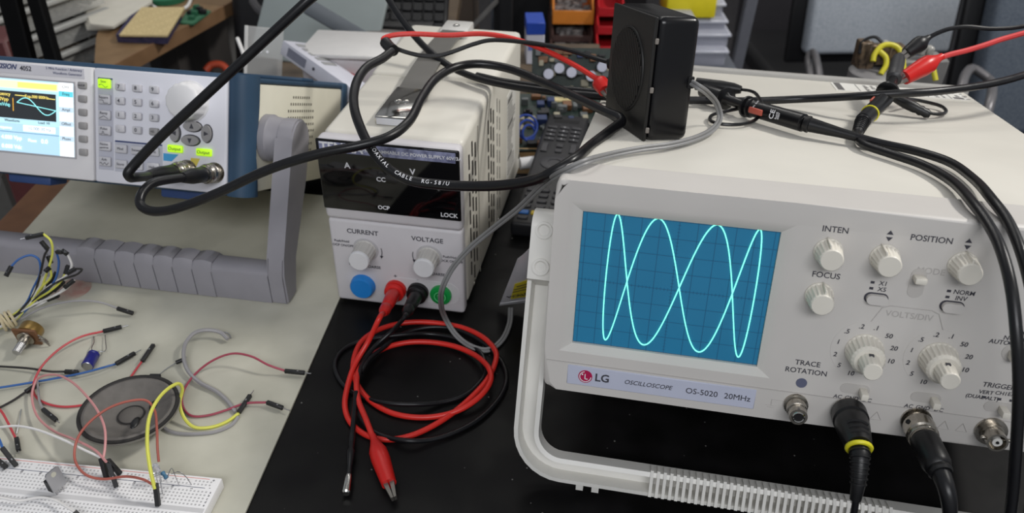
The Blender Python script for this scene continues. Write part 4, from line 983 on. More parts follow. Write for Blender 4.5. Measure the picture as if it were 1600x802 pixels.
build(G().tube([P(*zoomp(140, 330), z=.0120), P(*zoomp(134, 400), z=.0085), P(*zoomp(127, 480), z=.0060), P(*zoomp(125, 500), z=.0052)], .0018, n=8), 'wire_end', m_cable, bd, world=True)
pA, pB = P(*zoomp(127, 480), z=.0052), P(*zoomp(112, 665), z=.0048)
dd = pB-pA
build(G().lathe(pA, dd, [(0, .0019), (dd.length*.2, .0023), (dd.length*.42, .0021), (dd.length*.47, .0031), (dd.length*.6, .0027), (dd.length*.8, .0017), (dd.length, .0022)], n=18), 'clip_boot', m_cable, bd, 'glossy black clip sleeve', world=True)
pC = P(*zoomp(101, 732), z=.0042)
build(G().lathe(pB-dd.normalized()*.002, pC-pB, [(0, .0022), (.003, .0027), ((pC-pB).length, .0031), ((pC-pB).length+.001, .0022)], n=14), 'clip_tip', m_chrome, bd, 'bright metal tip', world=True)
# ================================================================== breadboard and jumper wires on the grey board
m_bb = mat('breadboard_white', (226, 225, 226), 0.5, var=0.02)
BBW, BBD, BBH = .165, .0545, .0085
bb = thing('breadboard', 'white solderless breadboard at the lower left corner', 'breadboard')
bb.matrix_basis = Matrix.Translation((-.1846, .3702, ZS+.0002)) @ Matrix.Rotation(math.radians(-6.5), 4, 'Z')
# local: x runs 0 .. -BBW, y runs 0 .. -BBD
build(G().box((-BBW, -BBD, 0), (0, 0, BBH), .0008, 2), 'base_block', m_bb, bb)
def hole_rows():
    rows = [-.0042, -.0067]
    rows += [-.0122-.00254*k for k in range(5)]
    rows += [-.0303-.00254*k for k in range(5)]
    rows += [-.0472, -.0497]
    return rows
g = G()
for r_, y in enumerate(hole_rows()):
    for k in range(62):
        if r_ in (0, 1, 12, 13) and k % 6 == 5: continue
        x = -.0055-k*.00254
        g.box((x-.00058, y-.00058, BBH-.0001), (x+.00058, y+.00058, BBH+.00008))
o = build(g, 'contact_holes', mat('hole_grey', (176, 175, 176), 0.8, var=0), bb); o['kind'] = 'stuff'
for y, c in ((-.0020, mat('rail_red', (206, 120, 110), 0.6, var=0)), (-.0092, mat('rail_blue', (70, 78, 100), 0.6, var=0)), (-.0447, MATS['rail_red']), (-.0520, MATS['rail_blue'])):
    build(G().box((-BBW+.004, y-.0002, BBH-.0001), (-.0075, y+.0002, BBH+.00006)), 'rail_line', c, bb)
build(G().box((-BBW+.001, -.0280, BBH-.0001), (-.001, -.0247, BBH+.00006)), 'centre_channel', mat('channel_grey', (196, 195, 196), 0.6, var=0), bb)
def btext(s_, x, y, sz, rot=0.0):
    text(s_, sz, bb, Matrix.Translation((x, y, BBH+.0001)) @ Matrix.Rotation(rot, 4, 'Z'), m_ink, name='board_print')
btext('+', -.0045, -.0028, .0034); btext('-', -.0045, -.0086, .0034)
for k, s_ in enumerate('abcde'): btext(s_, -.0026, -.0122-.00254*k, .0024)
for k in range(1, 12): btext(str(k*5), -.0055-(k*5-1)*.00254, -.0105, .0022, pi/2)
BBM = bb.matrix_basis.copy()
ZB = ZS+.0002+BBH
m_hsg = mat('connector_black', (34, 34, 36), 0.45, var=0.1, scale=100)
def oriented(a, b, w, h):
    a = Vector(a); b = Vector(b); d = (b-a); L = d.length; d.normalize()
    s_ = Vector((0, 0, 1)) if abs(d.z) < .8 else Vector((0, 1, 0))
    x = d.cross(s_).normalized(); z = x.cross(d)
    M = Matrix((x, d, z)).transposed().to_4x4(); M.translation = a
    return M, L
def housing(parent, a, b, pin=0.0, w=.00285, dot=True):
    M, L = oriented(a, b, w, w)
    h_ = build(G().box((-w/2, 0, -w/2), (w/2, L, w/2), .0003, 1, M=M), 'connector_housing', m_hsg, parent, world=True)
    if dot: build(G().box((-.0004, L*.62, w/2-.0001), (.0004, L*.70, w/2+.0002), M=M), 'housing_window', m_steel, h_, world=True)
    if pin: build(G().tube([M @ Vector((0, L-.001, 0)), M @ Vector((0, L+pin, 0))], .0004, n=6), 'pin', m_steel, parent, world=True)
def jumper(label, col, pts, ends=(), r=.00085, group=None, name='jumper_wire'):
    """pts: (u, v, height above board); ends: ((u,v,h),(u,v,h),pin)"""
    W = [P(u, v, z=ZS+h) for u, v, h in pts]
    t = thing(name, label, 'wire', W[0], group=group)
    build(G().tube(W, r, n=7, sub=6), 'insulation', col, t, world=True)
    for a, b, pin in ends: housing(t, P(a[0], a[1], z=ZS+a[2]), P(b[0], b[1], z=ZS+b[2]), pin)
    return t
c_red = mat('wire_red', (190, 66, 74), 0.45, var=0.05); c_pink = mat('wire_pink', (200, 140, 140), 0.45, var=0.05); c_brn = mat('wire_brown', (168, 92, 80), 0.45, var=0.05)
c_yel = mat('wire_yellow', (214, 214, 92), 0.45, var=0.05); c_blu = mat('wire_blue', (52, 96, 160), 0.45, var=0.05); c_gry = mat('wire_grey', (150, 148, 150), 0.45, var=0.05)
c_wht = mat('wire_white', (222, 220, 218), 0.45, var=0.03); c_blk = mat('wire_black', (44, 42, 42), 0.45, var=0.08); c_mar = mat('wire_maroon', (158, 66, 84), 0.45, var=0.05)
lo = .0012
jumper('red jumper wire curling beside the blue capacitor with a black pin connector', c_red, [(161, 518, lo+.002), (128, 526, .006), (95, 544, .008), (66, 572, .007), (53, 598, .004), (53, 615, .002), (68, 629, lo), (100, 636, lo), (140, 631, lo), (165, 622, lo)], [((161, 518, .0035), (190, 511, .0035), .005)])
jumper('short red jumper wire poking out behind the round speaker', c_red, [(197, 600, lo), (204, 590, lo), (213, 577, .002), (223, 563, .003)], [((222, 565, .0035), (240, 539, .0040), 0)])
jumper('blue jumper wire running to the left edge above the breadboard', c_blu, [(181, 569, .002), (160, 575, .004), (130, 583, .004), (95, 590, .003), (50, 598, .003), (0, 606, .003), (-30, 610, .003)], [((181, 569, .0035), (211, 552, .0035), .005)])
jumper('black jumper wire lying above the blue one at the left edge', c_blk, [(101, 581, .002), (80, 581, .003), (45, 576, .003), (0, 573, .002), (-30, 572, .002)], [((101, 581, .0030), (122, 582, .0030), 0)])
jumper('dark grey jumper wire slanting in from the left edge', c_blk, [(-20, 648, .002), (0, 637, .002), (22, 625, .002), (41, 612, .003)], [((40, 613, .0030), (60, 600, .0030), 0)])
jumper('grey jumper wire ending in a black connector left of the speaker', c_gry, [(58, 594, .005), (60, 612, .004), (62, 628, .003), (69, 642, .002)], [((67, 640, .0030), (88, 657, .0030), .004)])
jumper('short red jumper wire at the left edge above the breadboard', c_red, [(-10, 632, .004), (2, 643, .004), (12, 660, .004), (20, 676, .003), (26, 688, .003)], [((26, 685, .0030), (29, 704, .0030), .003)])
jumper('blue jumper wire plugged into the left end of the breadboard', c_blu, [(-12, 670, .018), (-2, 685, .017), (5, 703, .015)], [((3, 700, .0180), (26, 729, .0090), 0)])
housing(jumper('dark jumper connector at the lower left edge of the picture', c_blk, [(-20, 712, .016), (-12, 716, .015), (-6, 720, .014)]), P(-8, 716, z=ZS+.014), P(10, 731, z=ZS+.010))
jumper('white jumper wire sagging from the left edge to the breadboard', c_wht, [(-20, 671, .010), (0, 668, .012), (25, 666, .014), (55, 671, .016), (100, 688, .019), (135, 705, .020), (160, 716, .020)], [((158, 716, .0210), (167, 748, .0095), 0)])
jumper('pink jumper wire arching over the speaker rim to the breadboard', c_pink, [(58, 592, .010), (70, 587, .014), (88, 586, .018), (112, 597, .024), (136, 620, .028), (154, 645, .030), (164, 672, .028), (164, 700, .024), (161, 718, .021)], [((167, 718, .0210), (182, 762, .0092), .002)])
jumper('pale pink jumper wire passing left of the speaker to the breadboard', c_pink, [(58, 592, .010), (52, 606, .006), (50, 622, .005), (58, 650, .006), (84, 674, .010), (118, 688, .016), (150, 705, .021), (166, 722, .022)], [((168, 719, .0215), (188, 741, .0095), 0)])
jumper('brown jumper wire looping over the round speaker', c_brn, [(238, 757, .022), (225, 750, .022), (198, 745, .020), (160, 749, .016), (134, 742, .016), (118, 722, .018), (117, 700, .021), (124, 680, .025), (142, 658, .030), (170, 638, .034), (202, 627, .036), (228, 626, .035), (241, 640, .032), (245, 670, .027), (246, 700, .020), (248, 722, .013)])
jumper('yellow jumper wire standing in the breadboard and arching right of the speaker', c_yel, [(242, 764, .020), (235, 735, .030), (230, 692, .036), (234, 650, .038), (250, 620, .036), (268, 604, .032), (280, 600, .028), (285, 608, .022), (281, 632, .012), (289, 655, .005), (304, 668, .002), (330, 668, lo), (355, 659, lo), (373, 646, .002)],
       [((243, 756, .0220), (247, 791, .0090), 0), ((373, 645, .0030), (391, 618, .0040), .005)], r=.0012)
jumper('grey cable with stripped ends curling right of the speaker', c_gry, [(356, 530, .004), (345, 520, .006), (325, 516, .008), (305, 520, .009), (291, 535, .008), (287, 556, .006), (294, 580, .004), (312, 598, .003), (338, 612, .002), (356, 628, lo), (368, 645, lo)], r=.0016)
jumper('pair of bare tinned strands at the end of the grey cable', m_steel, [(345, 519, .006), (356, 521, .006), (361, 529, .004)], r=.0006)
jumper('grey speaker wire curving along the board to the yellow wire', c_gry, [(254, 660, .002), (258, 670, lo), (275, 677, lo), (310, 678, lo), (340, 674, lo), (362, 664, lo), (372, 652, lo)], r=.0013)
jumper('maroon jumper wire with two pin connectors over the board edge', c_mar, [(446, 580, .004), (420, 571, .008), (392, 557, .011), (362, 553, .011), (330, 565, .008), (302, 588, .004), (286, 614, .002), (286, 636, lo), (299, 650, lo), (322, 650, lo), (354, 641, .002), (382, 631, .003), (418, 629, .0035)], [((445, 580, .0040), (476, 583, .0040), .005), ((417, 629, .0035), (442, 638, .0035), .006)])
jumper('white jumper wire lying across the breadboard bottom left', c_wht, [(-10, 776, .012), (10, 780, .012), (30, 783, .012), (60, 778, .012), (85, 782, .013), (105, 793, .014), (118, 801, .014)], [((116, 800, .0150), (130, 815, .0100), 0)])

# round loudspeaker driver lying on its back
spd = thing('speaker_driver', 'bare round black loudspeaker driver lying face up on the grey board', 'speaker', P(202, 642, z=ZS))
sc = P(202, 640, z=ZS+.016)
zc = Vector((0, 0, 1)); RS = .0335
def rel_(h): return Vector((sc.x, sc.y, ZS+h))
build(G().lathe(rel_(.0003), zc, [(0, .0150), (.0060, .0150), (.0064, .0130), (.0080, .0135), (.0145, RS-.002), (.0150, RS), (.0166, RS), (.0166, RS-.0030), (.0160, RS-.0032)], n=56, caps=False), 'basket', mat('basket_grey', (150, 148, 142), 0.4, 0.6, var=0.06), spd, 'grey metal basket', world=True)
g = G(); g.lathe(rel_(.0168), zc, [(0, RS-.0002), (.0012, RS-.0004), (.0014, RS-.0022), (.0004, RS-.0034)], n=56, caps=False); build(g, 'gasket', mat('gasket_black', (40, 38, 37), 0.7, var=0.1), spd, world=True)
build(G().lathe(rel_(.0166), zc, [(.0008, RS-.0030), (.0014, RS-.0048), (.0006, RS-.0066), (-.0008, RS-.0078), (-.0062, .0105), (-.0066, .0092)], n=56, caps=False), 'cone', mat('cone_paper', (104, 100, 96), 0.65, var=0.12, scale=120), spd, 'dark grey paper cone', world=True)
build(G().lathe(rel_(.0098), zc, [(0, .0094), (.0012, .0080), (.0026, .0050), (.0030, .0010), (.0030, .0001)], n=32, caps=False), 'dust_cap', mat('cap_paper', (96, 92, 88), 0.7, var=0.1), spd, world=True)
g = G(); g.ring(rel_(.0108), zc, .0086, .0006, n=32); build(g, 'cap_ring', MATS['gasket_black'], spd, world=True)
for u, v, a in ((211, 661, .1), (240, 634, 1.0)):
    c = P(u, v, z=ZS+.0125)
    build(G().ball(c, .0044, 10, (.62, 1.3, .35)), 'glue_blob', m_blackp, spd, world=True)
build(G().box((-.004, -.0025, 0), (.004, .0025, .003), .0005, 1, M=Matrix.Translation(rel_(.0168)+Vector((.006, RS-.001, -.002)))), 'terminal_tab', m_blackp, spd, world=True)

# blue capacitor
cp = thing('capacitor', 'blue electrolytic capacitor lying between jumper wires', 'capacitor', P(140, 566, z=ZS))
ca, cb = P(147, 553, z=ZS+.0047), P(136, 573, z=ZS+.0047)
d = cb-ca
build(G().lathe(ca, d, [(0, .0036), (.0008, .0045), (.0022, .0045), (.0026, .0041), (.0032, .0045), (d.length-.0006, .0045), (d.length, .0040)], n=24), 'can', mat('cap_blue', (34, 36, 122), 0.3, var=0.1), cp, world=True)
build(G().lathe(cb, d, [(0, .0040), (.0002, .0038)], n=24), 'can_top', m_steel, cp, world=True)
build(G().tube([ca, P(150, 550, z=ZS+.005), P(164, 549, z=ZS+.004), P(165, 535, z=ZS+.003), P(164, 524, z=ZS+.002)], .0004, n=6, sub=3), 'lead', m_steel, cp, world=True)
build(G().tube([ca, P(143, 545, z=ZS+.004), P(147, 535, z=ZS+.002), P(146, 526, z=ZS+.001)], .0004, n=6, sub=3), 'lead', m_steel, cp, world=True)
# potentiometer
po = thing('potentiometer', 'brass-coloured potentiometer with ridged shaft beside the wire bundle', 'potentiometer', P(35, 530, z=ZS))
a0 = P(48, 518, z=ZS+.0100); b0 = P(22, 556, z=ZS+.0060); ax_ = (b0-a0).normalized()
build(G().lathe(a0-ax_*.004, ax_, [(0, .0085), (.0006, .0088), (.0080, .0088), (.0084, .0080)], n=32), 'can', mat('pot_brass', (150, 122, 70), 0.3, 0.7, var=0.1), po, 'brass-coloured can', world=True)
build(G().box((-.0095, -.0010, -.0080), (.0095, .0010, .0080), .0003, 1, M=oriented(a0+ax_*.0055, a0+ax_*.02, 0, 0)[0]), 'base_plate', mat('pot_phenolic', (112, 76, 48), 0.6, var=0.1), po, 'brown base plate', world=True)
build(G().lathe(a0+ax_*.0062, ax_, [(0, .0066), (.0020, .0066), (.0022, .0040), (.0070, .0040), (.0072, .0033)], n=24), 'bushing', m_nickel, po, world=True)
build(G().lathe(a0+ax_*.013, ax_, [(0, .0033), (.0090, .0030)], flute=12, amp=.12), 'shaft', m_steel, po, world=True)
for k in range(3):
    q = a0+ax_*.0055; s_ = ax_.cross(Vector((0, 0, 1))).normalized()
    build(G().tube([q-s_*.008+Vector((0, 0, -.003+.003*k)), q-s_*.013+Vector((0, 0, -.004+.002*k)), q-s_*.016+Vector((0, 0, -.008+.002*k))], .0006, n=6), 'terminal_leg', m_nickel, po, world=True)
# small diode with a long lead
di = thing('diode', 'small black diode with long wire lead beside the grey cable', 'diode', P(280, 565, z=ZS))
build(G().cyl(P(275, 567, z=ZS+.003), P(287, 562, z=ZS+.004), .0016, n=14), 'body', m_blackp, di, world=True)
build(G().tube([P(275, 567, z=ZS+.003), P(258, 578, z=ZS+.002), P(242, 592, z=ZS+.001)], .0004, n=6), 'lead', m_steel, di, world=True)
build(G().tube([P(287, 562, z=ZS+.004), P(291, 558, z=ZS+.006)], .0004, n=6), 'lead', m_steel, di, world=True)
# transistor with metal tab
tr_ = thing('transistor', 'black transistor with metal tab standing in the breadboard', 'transistor', P(92, 765, z=ZB))
tb_ = P(91, 762, z=ZB+.004)
Mt = Matrix.Translation(tb_) @ Matrix.Rotation(math.radians(64), 4, 'Z') @ Matrix.Rotation(math.radians(-8), 4, 'X')
build(G().box((-.0048, -.0016, 0), (.0048, .0034, .0088), .0004, 1, M=Mt), 'package', m_blackp, tr_, world=True)
tabq = [(-.0048, -.0026, .0005), (.0048, -.0026, .0005), (.0048, -.0026, .0140), (.0036, -.0026, .0152), (-.0036, -.0026, .0152), (-.0048, -.0026, .0140)]
g = G().prism([Mt @ Vector(q) for q in tabq], Mt.to_3x3() @ Vector((0, .0010, 0))); build(g, 'metal_tab', m_steel, tr_, world=True)
build(G().cyl(Mt @ Vector((0, -.0028, .0120)), Mt @ Vector((0, -.0014, .0120)), .0017, n=16), 'tab_hole', m_sheet, tr_, world=True)
for k in (-1, 0, 1):
    build(G().box((k*.0025-.0004, -.0003, -.0060), (k*.0025+.0004, .0003, .0002), M=Mt), 'leg', m_steel, tr_, world=True)
# clear LED and blue resistor with bent legs
ld = thing('light_emitting_diode', 'clear light emitting diode standing beside the yellow wire', 'LED', P(247, 760, z=ZB))
c = P(243, 733, z=ZB+.012)
m_clear = mat('clear_epoxy', (226, 228, 232), 0.12, var=0, trans=0.85)
build(G().lathe(c+Vector((0, 0, -.004)), (0, .1, 1), [(0, .0030), (.0008, .0030), (.0009, .0025), (.0052, .0025), (.0068, .0018), (.0076, .0001)], n=20), 'lens', m_clear, ld, world=True)
for s_ in (-1, 1): build(G().tube([c+Vector((s_*.0012, 0, -.0036)), c+Vector((s_*.0013, 0, -.0125))], .0003, n=5, sub=1), 'leg', m_steel, ld, world=True)
rs_ = thing('resistor', 'blue resistor with bent legs standing in the breadboard', 'resistor', P(262, 765, z=ZB))
ra, rb_ = P(253, 738, z=ZB+.009), P(261, 748, z=ZB+.007)
dr_ = rb_-ra
build(G().lathe(ra, dr_, [(0, .0006), (.0004, .0015), (.0014, .0016), (.0020, .0012), (dr_.length-.0020, .0012), (dr_.length-.0014, .0016), (dr_.length-.0004, .0015), (dr_.length, .0006)], n=16), 'body', mat('resistor_blue', (72, 118, 150), 0.4, var=0.15, scale=500), rs_, world=True)
for (a_, b_, c_) in ((P(261, 748, z=ZB+.007), P(268, 732, z=ZB+.012), P(280, 760, z=ZB+.000)), (P(253, 738, z=ZB+.009), P(250, 740, z=ZB+.011), P(254, 772, z=ZB+.0))):
    build(G().tube([a_, b_, (b_+c_)/2+Vector((0, 0, .003)), c_], .0003, n=5), 'lead', m_steel, rs_, world=True)
o = build(G().tube([P(268, 741, z=ZB+.004), P(280, 738, z=ZB+.008), P(290, 745, z=ZB+.006), P(299, 758, z=ZB)], .0003, n=5), 'bare_wire', m_steel); tag(o, 'thin bare wire loop right of the blue resistor', 'wire')
o = build(G().tube([P(33, 640, z=ZS+.001), P(30, 660, z=ZS+.002), P(26, 678, z=ZS+.001)], .0004, n=5), 'bare_wire', m_steel); tag(o, 'thin bare wire beside the short red jumper', 'wire')

# bundle of spare jumper wires held by a rubber band
bun = thing('wire_bundle', 'bundle of jumper wires tied with a cream rubber band, ends fanned upwards', 'wire bundle', P(20, 500, z=ZS))
bp0 = P(-30, 520, z=ZS+.008); bp1 = P(22, 496, z=ZS+.010)
fan = [  # (control points (u, v, depth d), colour, housing direction end)
    ([(55, 470, .690), (72, 430, .672), (82, 395, .664), (79, 376, .660), (68, 366, .660)], c_yel, (40, 372)),
    ([(50, 465, .690), (60, 440, .676), (66, 415, .668), (70, 398, .664), (75, 390, .660)], c_blk, (64, 377)),
    ([(55, 470, .690), (85, 440, .672), (92, 410, .664), (88, 394, .660)], c_blu, (98, 394)),
    ([(40, 475, .692), (52, 450, .682), (63, 425, .674), (60, 405, .670), (48, 399, .668), (30, 405, .666), (18, 416, .666)], c_blu, (9, 432)),
    ([(50, 470, .690), (80, 445, .675), (104, 430, .668), (112, 415, .664), (106, 398, .660)], c_wht, (96, 391)),
    ([(50, 472, .690), (75, 450, .676), (100, 436, .668), (122, 428, .664), (128, 421, .664), (118, 420, .664)], c_blk, (104, 428)),
    ([(48, 470, .690), (66, 448, .678), (80, 432, .672), (78, 418, .668)], c_yel, (70, 425)),
    ([(52, 472, .690), (78, 455, .678), (95, 440, .672), (102, 428, .668)], c_yel, (106, 415)),
    ([(55, 475, .690), (85, 462, .680), (105, 450, .676), (116, 438, .674)], c_wht, (100, 450)),
    ([(52, 475, .692), (70, 465, .686), (84, 455, .682)], c_blk, (100, 440)),
    ([(50, 475, .692), (62, 462, .688), (74, 448, .684)], c_blk, (88, 426)),
    ([(52, 480, .694), (66, 474, .690), (74, 469, .690)], c_wht, (92, 462)),
    ([(46, 475, .692), (58, 455, .684), (70, 432, .676), (80, 412, .672)], c_wht, (75, 400)),
    ([(50, 478, .694), (60, 470, .690)], c_gry, (80, 455)),
]
for k, (pts, c, he) in enumerate(fan):
    a = k*2.4; off = Vector((0, .0035*math.cos(a), .0035*math.sin(a)))
    W = [bp0+off, (bp0+bp1)/2+off, bp1+off*.8]+[P(u, v, d=dd_) for u, v, dd_ in pts]
    build(G().tube(W, .0009, n=6, sub=5), 'strand', c, bun, world=True)
    housing(bun, W[-1], P(he[0], he[1], d=pts[-1][2]-.002), .004 if k % 2 == 0 else 0)
for k in range(4):
    p_ = bp1+(bp0-bp1)*(.06+.10*k); ax2 = (bp1-bp0).normalized()+Vector((.12*(k % 2), 0, .1*(k % 3)))
    g = G(); g.ring(p_, ax2, .0062+.0003*(k % 2), .0012, n=24, m=6); build(g, 'rubber_band', mat('rubber_cream', (206, 192, 158), 0.6, var=0.06), bun, 'cream rubber band', world=True)
jumper('light grey jumper wire arching away from the bundle to a black connector', c_gry, [(24, 505, .004), (38, 496, .008), (65, 482, .013), (98, 473, .015), (131, 470, .014), (158, 473, .010), (184, 482, .006)], [((183, 482, .0060), (208, 490, .0030), 0)])
o = build(G().lathe(P(112, 452, z=ZS+.0001), (0, 0, 1), [(0, .016), (.0003, .0155)], n=24), 'red_sticker', mat('sticker_faded_red', (172, 132, 122), 0.7, scale=80, rgb2=(182, 170, 156))); tag(o, 'faded red spot on the grey board behind the wire bundle', 'sticker')
# ================================================================== remote control behind the power supply
L0, L1 = P(797, 347, z=.0172), P(857, 177, z=.0205)
ay = (L1-L0); RL = ay.length; ay.normalize(); RW = .0480
axr = ay.cross(Vector((0, 0, 1))).normalized(); azr = axr.cross(ay)
rc = thing('remote_control', 'long black remote control lying between the power supply and the oscilloscope', 'remote control')
Mr = Matrix((axr, ay, azr)).transposed().to_4x4(); Mr.translation = L0-azr*.0160
rc.matrix_basis = Mr
m_rc = mat('remote_black', (34, 34, 37), 0.45, var=0.1)
build(G().box((0, 0, 0), (RW, RL, .0160), .0035, 3), 'case', m_rc, rc)
m_rk = mat('remote_key', (52, 52, 56), 0.45, var=0.08)
def rkey(x, y, w, h, m=None, s_=None):
    k_ = build(G().box((x-w/2, y-h/2, .0155), (x+w/2, y+h/2, .0176), .0006, 1), 'key', m or m_rk, rc)
    if s_: text(s_, .0034, k_, Matrix.Translation((x, y, .0177)), m_white, name='key_print')
build(G().box((.010, RL-.022, .0158), (.038, RL-.014, .0162)), 'display_bar', m_dark, rc)
for r_, row in enumerate((('GUIDE', '0', 'BACK'), ('7', '8', '9'), ('4', '5', '6'), ('1', '2', '3'))[::1]):
    for c_, s_ in enumerate(row): rkey(.0105+c_*.0135, RL-.036-r_*.0098, .0108, .0052, None, s_ if len(s_) == 1 else None)
rkey(.0085, RL-.086, .0070, .0190); rkey(.0245, RL-.080, .0075, .0070); rkey(.0395, RL-.086, .0070, .0190); rkey(.0245, RL-.092, .0075, .0070)
build(G().lathe((.0240, RL-.118, .0155), (0, 0, 1), [(0, .0150), (.0012, .0150), (.0016, .0140), (.0016, .0070), (.0008, .0066), (.0008, .0001)], n=32, caps=False), 'navigation_ring', m_rk, rc)
for r_ in range(4):
    for c_ in range(3): rkey(.0100+c_*.0135, .062-r_*.0105, .0095, .0050)
rkey(.0095, .0195, .0100, .0062, mat('key_blue', (44, 104, 176), 0.4, var=0)); rkey(.0225, .0195, .0120, .0062, mat('key_yellow', (206, 178, 50), 0.4, var=0)); rkey(.0360, .0195, .0100, .0062, m_redp)
rkey(.0100, .0095, .0100, .0050)
# white rod lying behind the bench edge
o = build(G().cyl(P(812, 256, z=.007), P(842, 252, z=.007), .0065, n=18), 'white_rod', mat('rod_white', (212, 212, 214), 0.4, var=0.03)); tag(o, 'short white plastic rod between power supply and remote control', 'rod')

# plastic pouch with yellow caution label
pc = thing('plastic_pouch', 'clear plastic pouch with a yellow caution label beside the oscilloscope stand', 'pouch', P(800, 470, z=.003))
T0, T1, U0, U1 = P(808, 406, d=.625), P(846, 372, d=.585), P(780, 478, z=.0030), P(846, 470, z=.0120)
def pouch(a, b, lift=0.0):
    p = (T0*(1-a)+T1*a)*b+(U0*(1-a)+U1*a)*(1-b)
    v = (CAMLOC-p).normalized()
    return p+v*(lift+.006*math.sin(pi*a)*math.sin(pi*b)+.0012*math.sin(9*a+4*b))
m_pou = mat('pouch_plastic', (212, 212, 216), 0.16, var=0.03, alpha=0.9, spec=0.8)
build(G().grid(lambda a, b: pouch(a, b), 14, 12, th=.0008), 'pouch_film', m_pou, pc, world=True)
build(G().grid(lambda a, b: pouch(a, b*.05, .001), 14, 2, th=.0014), 'sealed_edge', m_pou, pc, world=True)
lb = build(G().grid(lambda a, b: pouch(.24+.58*a, .12+.32*b, .0016), 8, 6, th=.0003), 'caution_label', mat('label_yellow', (222, 206, 48), 0.45, var=0.03), pc, 'yellow caution label printed upside down', world=True)
def pouch_text(s_, a, b, sz):
    p = pouch(a, b, .0022); t = (pouch(a+.03, b, .0022)-pouch(a-.03, b, .0022)).normalized(); w = (pouch(a, b+.03, .0022)-p).normalized()
    n_ = t.cross(w).normalized(); w = n_.cross(t)
    Mx = Matrix((-t, -w, n_)).transposed().to_4x4(); Mx.translation = p+n_*.0004
    text(s_, sz, pc, pc.matrix_basis.inverted() @ Mx, m_ink, name='label_print', bold=.015)
pouch_text('CAUTION', .53, .19, .0068); pouch_text('OBSERVE PRECAUTIONS', .53, .28, .0021); pouch_text('FOR HANDLING STATIC', .53, .33, .0021); pouch_text('SENSITIVE DEVICES', .53, .38, .0021)

# ================================================================== clutter on the wooden bench behind
def obox(cu, cv, d, sx, sy, sz, rz=0.0, rx=0.0, ry=0.0):
    """matrix of a box standing in the room: centre at pixel/depth"""
    return Matrix.Translation(P(cu, cv, d=d)) @ Euler((rx, ry, rz)).to_matrix().to_4x4(), (sx/2, sy/2, sz/2)
def bx(M, h, bev=0.0, seg=2):
    return G().box((-h[0], -h[1], -h[2]), h, bev, seg, M=M)
m_pcb = mat('pcb_green', (26, 42, 38), 0.5, scale=90, rgb2=(44, 54, 48), detail=6)
def board(label, cu, cv, d, sx, sz, rx, rz, parts, seed):
    rnd = random.Random(seed)
    t = thing('circuit_board', label, 'circuit board'); t.matrix_basis = obox(cu, cv, d, 1, 1, 1, rz, rx)[0]
    build(G().box((-sx/2, -.0012, -sz/2), (sx/2, .0012, sz/2)), 'substrate', m_pcb, t)
    cc = [mat('comp_cream', (150, 144, 124), 0.5, var=0.05), mat('comp_black', (30, 30, 32), 0.5, var=0.1), mat('comp_grey', (92, 96, 96), 0.5, var=0.08), mat('comp_blue', (40, 54, 92), 0.5, var=0.1), mat('comp_orange', (110, 74, 46), 0.5, var=0.1)]
    for k in range(parts):
        x = rnd.uniform(-sx*.46, sx*.46); z = rnd.uniform(-sz*.46, sz*.46); w = rnd.uniform(.004, .012); h = rnd.uniform(.003, .010)
        build(G().box((x-w/2, -.0012-rnd.uniform(.003, .010), z-h/2), (x+w/2, -.0012, z+h/2), .0006, 1), 'component', cc[rnd.choice((0, 0, 1, 1, 2, 2, 2, 3, 4))], t)
    return t
b1 = board('circuit board leaning upright with white-topped capacitors left of the speaker box', 893, 118, 1.047, .098, .066, -.35, 0.0, 46, 3)
for x, z in ((-.029, .002), (-.016, .009), (-.001, .004), (.023, .000), (.036, .011)):
    c_ = build(G().lathe((x, -.0012, z), (0, -1, 0), [(0, .0066), (.012, .0066), (.0126, .0062)], n=20), 'capacitor', mat('cap_body', (44, 46, 60), 0.4, var=0.1), b1)
    build(G().lathe((x, -.0138, z), (0, -1, 0), [(0, .0062), (.0003, .0060)], n=20), 'capacitor_top', mat('cap_top', (186, 188, 204), 0.35, var=0.04), c_)
board('dark circuit board lying flat behind the remote control', 872, 190, .985, .105, .10, -1.30, .05, 60, 5)
o = build(bx(*obox(876, 164, 1.02, .026, .020, .022, .2), .002), 'relay', mat('relay_cream', (206, 190, 138), 0.5, var=0.06)); tag(o, 'cream relay block on the circuit board above the remote control', 'relay')
g = G()
bw = thing('wire_coil', 'small coil of blue wire beside the power supply rear edge', 'wire', P(822, 200, d=.96))
for k in range(3):
    g = G(); g.ring(P(822+k*2, 198+k*5, d=.955), (.3+.3*k, -1, .5), .013-.002*k, .0014, n=24, m=6); build(g, 'turn', mat('coil_blue', (44, 70, 150), 0.4, var=0.06), bw, world=True)
o = build(bx(*obox(829, 138, 1.09, .011, .012, .012, .2), .003), 'yellow_connector', m_yel); tag(o, 'small yellow connector left of the circuit boards', 'connector')
